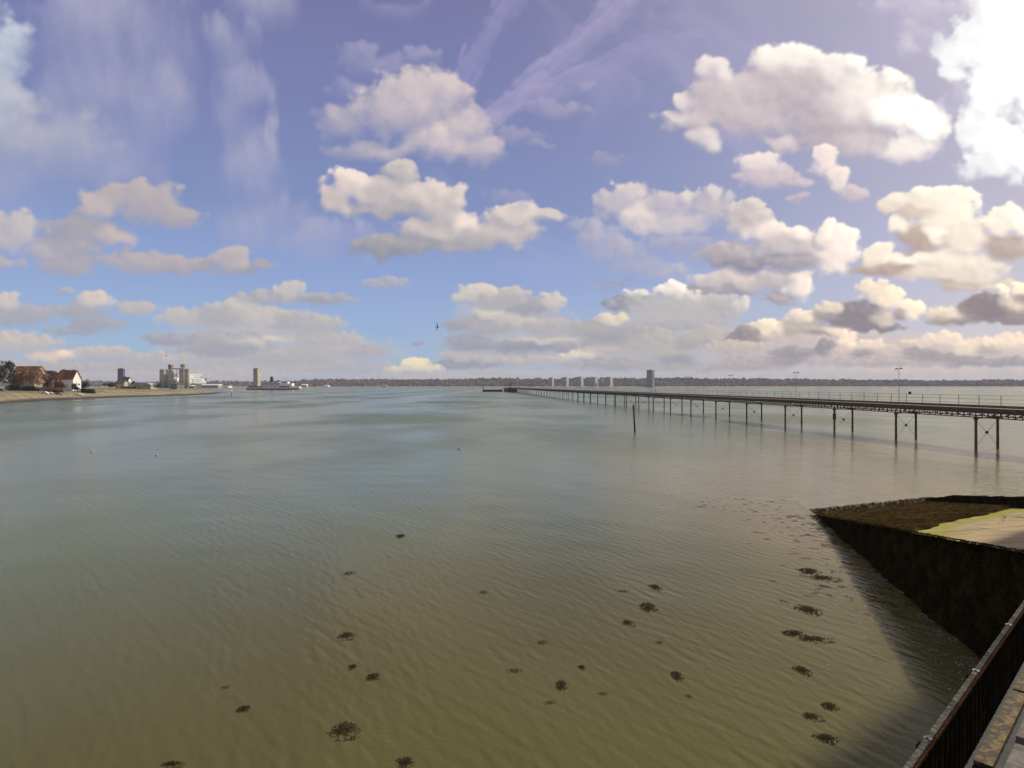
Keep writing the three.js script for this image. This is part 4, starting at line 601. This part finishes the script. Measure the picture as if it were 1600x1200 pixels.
// the quay: ground, kerbs and a close-boarded fence on its edge
const FA = [3.5, 5.6], FD = [0.7255, 0.6882], QUAY = 3.75, FTOP = 4.6;
const fencePoint = (t, in_) => [FA[0] + FD[0] * t + 0.6882 * in_, FA[1] + FD[1] * t - 0.7255 * in_];      // t along the edge away from us, in_ metres inland
const fenceTurn = Math.atan2(FD[1], FD[0]);
{
  const q = (y) => { const P = [[-30, -0.12], [13.4, -0.12], [13.4, 1.2], [60, 8], [60, 60], [-30, 60]].map(([t, i]) => fencePoint(t, i)); const s = new THREE.Shape(P.map(([x, d]) => new THREE.Vector2(x, d))); return new THREE.ExtrudeGeometry(s, { depth: 4.6, bevelEnabled: false }).rotateX(-Math.PI / 2).translate(0, y, 0); };
  const quay = new THREE.Mesh(merge([q(QUAY - 4.6)]), mat(0.030, 0.037, 0.036, 0.85, { map: grain.near, bumpMap: bumps.near, bumpScale: 0.012 })); quay.name = 'quay'; quay.userData = { kind: 'structure', label: 'dark damp paving of the quay' }; quay.castShadow = quay.receiveShadow = true; scene.add(quay);
  const [ox, od] = fencePoint(0, 0), fence = thing('fence', 'dark close-boarded timber fence with a weathered grey cap along the quay edge', 'fence', at(ox, QUAY, od), fenceTurn);
  const R = rng(52), old = (r, g, b) => mat(r, g, b, 0.95, { map: wood, specularIntensity: 0 }), capM = [old(0.19, 0.19, 0.17), old(0.14, 0.14, 0.13)], boardM = [old(0.020, 0.017, 0.011), old(0.028, 0.021, 0.013), old(0.015, 0.017, 0.012)], tan = old(0.10, 0.05, 0.03);
  for (let t = -3.5, k = 0; t < 13.3; t += 0.098, k++) part(fence, 'board', [block(0.064, 0.79 + 0.015 * (R() - 0.5), 0.018, t, 0.02, (k % 2) * 0.006)], boardM[Math.floor(R() * 3)]);
  for (let t = -3.5; t < 13.2; t += 2.1) { part(fence, 'cap', [block(2.09, 0.03, 0.05, t + 1.05, 0.825, -0.012)], capM[Math.floor(R() * 2)]); part(fence, 'cap_edge', [block(2.09, 0.03, 0.016, t + 1.05, 0.795, 0.026)], tan); part(fence, 'post', [block(0.08, 0.78, 0.08, t, 0, -0.062)], boardM[1]); part(fence, 'bracket', [block(0.05, 0.008, 0.07, t, 0.856, -0.012), block(0.02, 0.012, 0.02, t, 0.864, -0.012)], M.midGrey); }
  part(fence, 'rail', [block(16.8, 0.08, 0.05, 4.9, 0.6, -0.04), block(16.8, 0.08, 0.05, 4.9, 0.16, -0.04)], boardM[0]);
  // lichened timber kerb along the foot of the fence, and a second, paler one further in
  const kerb = thing('timber_kerb', 'lichen-stained timber kerb lying along the foot of the fence', 'kerb', at(ox, QUAY, od), fenceTurn);
  const lichen = tile(256, (u, v) => { const n = wrapNoise(u, v, 8, 5, 21), m = wrapNoise(u, v, 24, 3, 27), a = smoothstep(n, 0.42, 0.6), b = smoothstep(m, 0.6, 0.72); return [lerp(lerp(0.24, 0.42, a), 0.55, b * 0.5), lerp(lerp(0.20, 0.34, a), 0.52, b * 0.5), lerp(lerp(0.13, 0.15, a), 0.42, b * 0.5)]; });
  const km = new THREE.MeshStandardMaterial({ map: scaled(lichen, 0.8), roughness: 0.9, bumpMap: bumps.near, bumpScale: 0.01 });
  for (const [a, b] of [[-3.4, -0.9], [-0.85, 1.9], [2.2, 4.55], [4.6, 7.4], [7.45, 10.2]]) part(kerb, 'timber', [block(b - a, 0.07 + 0.02 * R(), 0.17, (a + b) / 2, 0.004, 0.15 + 0.02 * R())], km);
  const slab = thing('pale_kerb', 'broken pale stone kerb at the bottom right corner', 'kerb', at(ox, QUAY, od), fenceTurn), stone = mat(0.17, 0.155, 0.14, 0.9, { map: grain.near });
  for (const [a, b, i] of [[1.2, 2.0, 0.44], [2.05, 2.9, 0.45], [3.1, 3.9, 0.43], [3.95, 4.9, 0.45], [5, 6, 0.44]]) part(slab, 'stone', [block(b - a, 0.10, 0.22, (a + b) / 2, 0.004, i)], stone);
}
// the tall building on the far side of the slip, outside the picture, whose shadow lies across the top of the slip and the water by the quay
{
  const sd = [Math.sin(SUN_AZ), Math.cos(SUN_AZ)], nr = [sd[1], -sd[0]], H = 26, W = 13, D = 11, corner = [31.6, 32.5], cx = corner[0] + nr[0] * W / 2 + sd[0] * D / 2, cd = corner[1] + nr[1] * W / 2 + sd[1] * D / 2;
  const o = thing('waterside_building', 'tall brick building beyond the right edge of the picture, shading the quay water', 'building', at(cx, 0, cd), Math.PI - SUN_AZ + Math.PI);
  part(o, 'wall', [block(W, H, D, 0, -2, 0)], M.brick); part(o, 'plinth', [block(W + 1, 5.8, D + 1, 0, -2, 0)], M.concrete); const rf = part(o, 'roof', [block(W - 0.6, 1.6, D - 0.6, 0, H - 2, 0)], M.roofGrey); part(rf, 'parapet', [block(W + 0.3, 0.5, 0.3, 0, H - 2, D / 2), block(W + 0.3, 0.5, 0.3, 0, H - 2, -D / 2)], M.concrete);
  for (let f = 0; f < 6; f++) for (let i = 0; i < 4; i++) for (const s of [-1, 1]) { const w = part(o, 'window', [block(1.6, 1.9, 0.16, (i - 1.5) * 3, 5 + f * 3.1, s * (D / 2 + 0.04))], M.white); part(w, 'pane', [block(1.3, 1.6, 0.12, (i - 1.5) * 3, 5.15 + f * 3.1, s * (D / 2 + 0.1))], M.glass); }
}
// clumps of wrack that break the surface in the shallows
{
  const blob = (seed, n, w) => {                                   // a loose raft of small fronds, dense in the middle and thinning out, about one metre across
    const R = rng(seed), parts = [], lobes = Array.from({ length: 4 }, () => [(R() - 0.5) * 0.5 * w, (R() - 0.5) * 0.5, 0.2 + R() * 0.2]);
    for (let i = 0; i < n; i++) {
      const [lx, lz, lr] = lobes[Math.floor(R() * 4)], a = R() * 6.283, r = lr * Math.pow(R(), 0.75) * 1.45, l = 0.022 + 0.045 * R(), wd = 0.35 + 0.4 * R(), dir = R() * 6.283;
      parts.push(new THREE.CircleGeometry(l, 6).scale(1, wd, 1).rotateX(-Math.PI / 2 + (R() - 0.5) * 0.25).rotateY(dir).translate(lx + Math.cos(a) * r, 0.007 + 0.016 * R() * (1 - r / lr * 0.6), lz + Math.sin(a) * r));
    }
    return merge(parts);
  };
  const kinds = [blob(61, 330, 1), blob(62, 280, 1.3), blob(63, 360, 0.8), blob(64, 130, 1.2)], clump = mat(0.058, 0.050, 0.030, 0.95, { map: grain.near, specularIntensity: 0, side: THREE.DoubleSide });
  const spots = [                                                   // where seen, width and depth in photograph pixels, what sets it apart
    [545, 895, 14, 7, 'faint small clump of weed, highest of those left of the middle'], [540, 993, 22, 10, 'clump of dark weed above the pair at lower left of the middle'], [553, 1042, 13, 8, 'small clump of weed, left one of a close pair'], [582, 1057, 20, 11, 'clump of weed, right one of a close pair left of the middle'], [536, 1140, 38, 22, 'biggest dark round clump of weed at the lower left of the middle'], [637, 1192, 26, 18, 'clump of dark weed cut by the bottom edge left of the middle'], [380, 1107, 19, 10, 'lone clump of weed furthest left in the shallows'], [353, 1073, 9, 5, 'tiny speck of weed just above the leftmost clump'],
    [1027, 918, 18, 9, 'ragged clump of weed above the large dark clump right of the middle'], [1011, 948, 25, 13, 'large dark clump of weed right of the middle, with ragged ones around it'], [980, 973, 15, 8, 'small dark clump just below and left of the large one right of the middle'], [972, 923, 14, 4, 'faint flat wisp of weed left of the ragged clump'], [1029, 1003, 8, 6, 'tiny dark clump alone below the large one right of the middle'], [846, 1003, 12, 7, 'faint clump of weed alone near the bottom middle'], [911, 1043, 12, 7, 'small clump of weed up and right of the leaning clump'], [876, 1070, 17, 15, 'leaning clump of weed at the bottom middle'], [858, 1097, 12, 6, 'small faint clump just below the leaning one'], [803, 1047, 16, 7, 'faint clump of weed left of the leaning one'], [1056, 1055, 17, 14, 'spiky dark clump of weed at lower right of the middle'], [1075, 1087, 8, 6, 'tiny faint clump below the spiky one'], [941, 1083, 12, 5, 'faint flat wisp at the bottom between the leaning and the spiky clump'],
    [1262, 892, 30, 9, 'upper arc of a broken ring of weed near the slipway'], [1284, 903, 34, 8, 'lower arc of a broken ring of weed near the slipway'], [1270, 954, 34, 14, 'ragged clump of weed midway between the broken ring and the long strand'], [1237, 989, 34, 9, 'left end of the long strand of weed near the slipway'], [1268, 998, 42, 9, 'right end of the long strand of weed near the slipway'], [1258, 1048, 24, 14, 'round dark clump of weed below the long strand'], [1294, 1103, 24, 12, 'right one of two ragged clumps at the edge of the quay shadow'], [1266, 1119, 24, 11, 'left one of two ragged clumps at the edge of the quay shadow'], [1296, 1154, 34, 15, 'dark clump of weed inside the quay shadow at the bottom'], [755, 925, 10, 6, 'faint speck of weed alone in the middle of the water'], [268, 1193, 30, 8, 'flat dark clump cut by the bottom edge at far left'], [628, 838, 15, 6, 'dark drifting scrap of weed alone, farthest out of all clumps'],
  ];
  spots.forEach(([px, py, w, h, label], i) => {
    const d = EYE * FPX / (py - 602.5), m = new THREE.Mesh(kinds[/faint|wisp|tiny/.test(label) ? 3 : i % 3], clump), s = w * d / FPX;
    m.name = numbered('seaweed_clump'); m.position.copy(at(seen(px, d), 0, d)); m.scale.set(s * 1.15, 1, 1.15 * Math.min(s * 1.6, h * d * d / (EYE * FPX) * 0.9)); m.rotation.y = 0; m.castShadow = m.receiveShadow = true; scene.add(tag(m, label, 'seaweed', 'clumps of seaweed in the shallows'));
  });
  // loose shreds that float along the slipway
  const R = rng(71), shred = new THREE.InstancedMesh(kinds[3], clump, 260), o = new THREE.Object3D(); shred.name = 'floating_weed'; shred.userData = { kind: 'stuff', label: 'loose shreds of weed floating along the slipway', category: 'seaweed' };
  for (let i = 0; i < 260; i++) { const t = -5 + R() * 24, out = 0.5 + 5.2 * R() * R() + (t < 0 ? R() * 5 : 0), [x, d] = slipPoint(t, -out); o.position.set(x, -0.004, -d); o.rotation.y = R() * 6; const s = 0.12 + 0.4 * R() * R(); o.scale.set(s * (1 + R()), 0.5, s); o.updateMatrix(); shred.setMatrixAt(i, o.matrix); }
  scene.add(shred);
  // pale flecks standing in for sky reflected in the ripples along the slipway
  const fleck = new THREE.CircleGeometry(1, 7).rotateX(-Math.PI / 2), gleam = new THREE.InstancedMesh(uvMetres(fleck), mat(0.30, 0.28, 0.27, 0.9, { map: null, specularIntensity: 0.2 }), 9000); gleam.name = 'gleam'; gleam.userData = { kind: 'stuff', label: 'pale flecks standing in for sky reflection on the ripples along the slipway', category: 'gleam' };
  for (let i = 0; i < 9000; i++) { const t = -7 + R() * 31, out = 0.15 + (t < 0 ? 6 * R() : 4.2) * R() * R() * (0.5 + fbm(t * 0.6, 3, 3, 345)), [x, d] = slipPoint(t, -out), k = fbm(x * 1.1, d * 1.1, 3, 347); o.position.set(x, 0.006 + 0.004 * R(), -d); o.rotation.set(0, 0.62 + (R() - 0.5) * 0.7, 0); const s = (0.006 + 0.016 * R() * R()) * smoothstep(k, 0.34, 0.6); o.scale.set(0.002 + s * (2 + 4 * R()), 1, 0.001 + s * 0.7); o.updateMatrix(); gleam.setMatrixAt(i, o.matrix); }
  scene.add(gleam);
}
// birds and buoys
function birdBody(s) { return new THREE.LatheGeometry([[0.001, -0.21], [0.02, -0.19], [0.05, -0.1], [0.07, 0], [0.062, 0.08], [0.04, 0.13], [0.042, 0.17], [0.034, 0.2], [0.001, 0.215]].map(([r, y]) => new THREE.Vector2(r * s, y * s)), 14).rotateX(Math.PI / 2); }   // the head towards +z
function wing(side, s, up) { const g = new THREE.BoxGeometry(0.62, 0.02, 0.15, 10, 1, 2), p = g.attributes.position; for (let i = 0; i < p.count; i++) { const u = (p.getX(i) + 0.31) / 0.62, z = p.getZ(i); p.setXYZ(i, u * 0.62, p.getY(i) * (1 - 0.8 * u) + up * Math.sin(u * 1.9) * 0.34, z * (1 - 0.72 * u * u) - 0.16 * u * u + 0.05 * Math.sin(u * 3.1)); } g.computeVertexNormals(); return g.scale(side * s, s, s); }
function flyer(label, px, py, d, turn, roll, body, wings) {
  const o = thing('flying_gull', label, 'gull', at(seen(px, d), EYE + (602.5 - py) * d / FPX, d), turn); o.rotation.z = roll;
  part(o, 'body', [birdBody(1.25)], body); for (const s of [-1, 1]) { const w = wing(s, 1, 1); if (s < 0) { const ix = w.index.array; for (let i = 0; i < ix.length; i += 3) { const t = ix[i]; ix[i] = ix[i + 1]; ix[i + 1] = t; } w.computeVertexNormals(); } part(o, 'wing', [w], wings); }
  part(o, 'bill', [new THREE.ConeGeometry(0.015, 0.07, 8).rotateX(Math.PI / 2).translate(0, 0, 0.29)], M.bill); part(o, 'tail', [box(0.1, 0.012, 0.14, 0, 0, -0.3)], body);
}
flyer('white-bodied gull with raised dark wings flying above the silos', 260.5, 555, 66, 0.6, 0.9, M.gull, M.gullGrey); flyer('small dark gull flying alone in the middle of the sky', 683.5, 511, 92, 1.5, 1.45, M.gullGrey, M.gullGrey);
{
  const d = 79.5, o = thing('floating_gull', 'white gull floating alone on the open water', 'gull', at(seen(717.5, d), 0.06, d), 1.2); part(o, 'body', [birdBody(1.2).rotateX(-0.18)], M.gull); part(o, 'head', [new THREE.SphereGeometry(0.055, 12, 10).translate(0, 0.15, 0.2), new THREE.CylinderGeometry(0.035, 0.05, 0.12, 10).rotateX(0.3).translate(0, 0.1, 0.17)], M.gull); part(o, 'folded_wing', [new THREE.SphereGeometry(1, 12, 8).scale(0.07, 0.045, 0.2).translate(0, 0.055, -0.08)], M.paleGrey); part(o, 'bill', [new THREE.ConeGeometry(0.013, 0.06, 8).rotateX(Math.PI / 2).translate(0, 0.145, 0.28)], M.bill);
  const [bx, bd] = slipPoint(12.7, 4.1), b = thing('standing_gull', 'small pale gull standing on the clean concrete of the slipway', 'gull', at(bx, slipH(12.7, 4.1) + 0.16, bd), -1.2); part(b, 'body', [birdBody(0.9).rotateX(-0.4)], M.gull); part(b, 'folded_wing', [new THREE.SphereGeometry(1, 12, 8).scale(0.055, 0.04, 0.17).rotateX(-0.4).translate(0, 0.03, -0.07)], M.gullGrey); for (const s of [-1, 1]) part(b, 'leg', [rod(V(s * 0.025, 0, 0), V(s * 0.03, -0.16, 0), 0.007)], M.bill);
  for (const [px, py, label] of [[143.5, 706, 'small pinkish buoy, the left one of two far left on the water'], [245, 712, 'small pinkish buoy, the right one of two far left on the water']]) { const k = EYE * FPX / (py - 602.5), y = thing('buoy', label, 'buoy', at(seen(px, k), 0, k)); part(y, 'float', [new THREE.SphereGeometry(0.13, 16, 12).scale(1.15, 0.8, 1).translate(0, 0.04, 0)], M.buoy); part(y, 'ring', [new THREE.TorusGeometry(0.05, 0.014, 6, 14).translate(0, 0.22, 0)], M.galvanised); }
}

renderer.render(scene, camera);
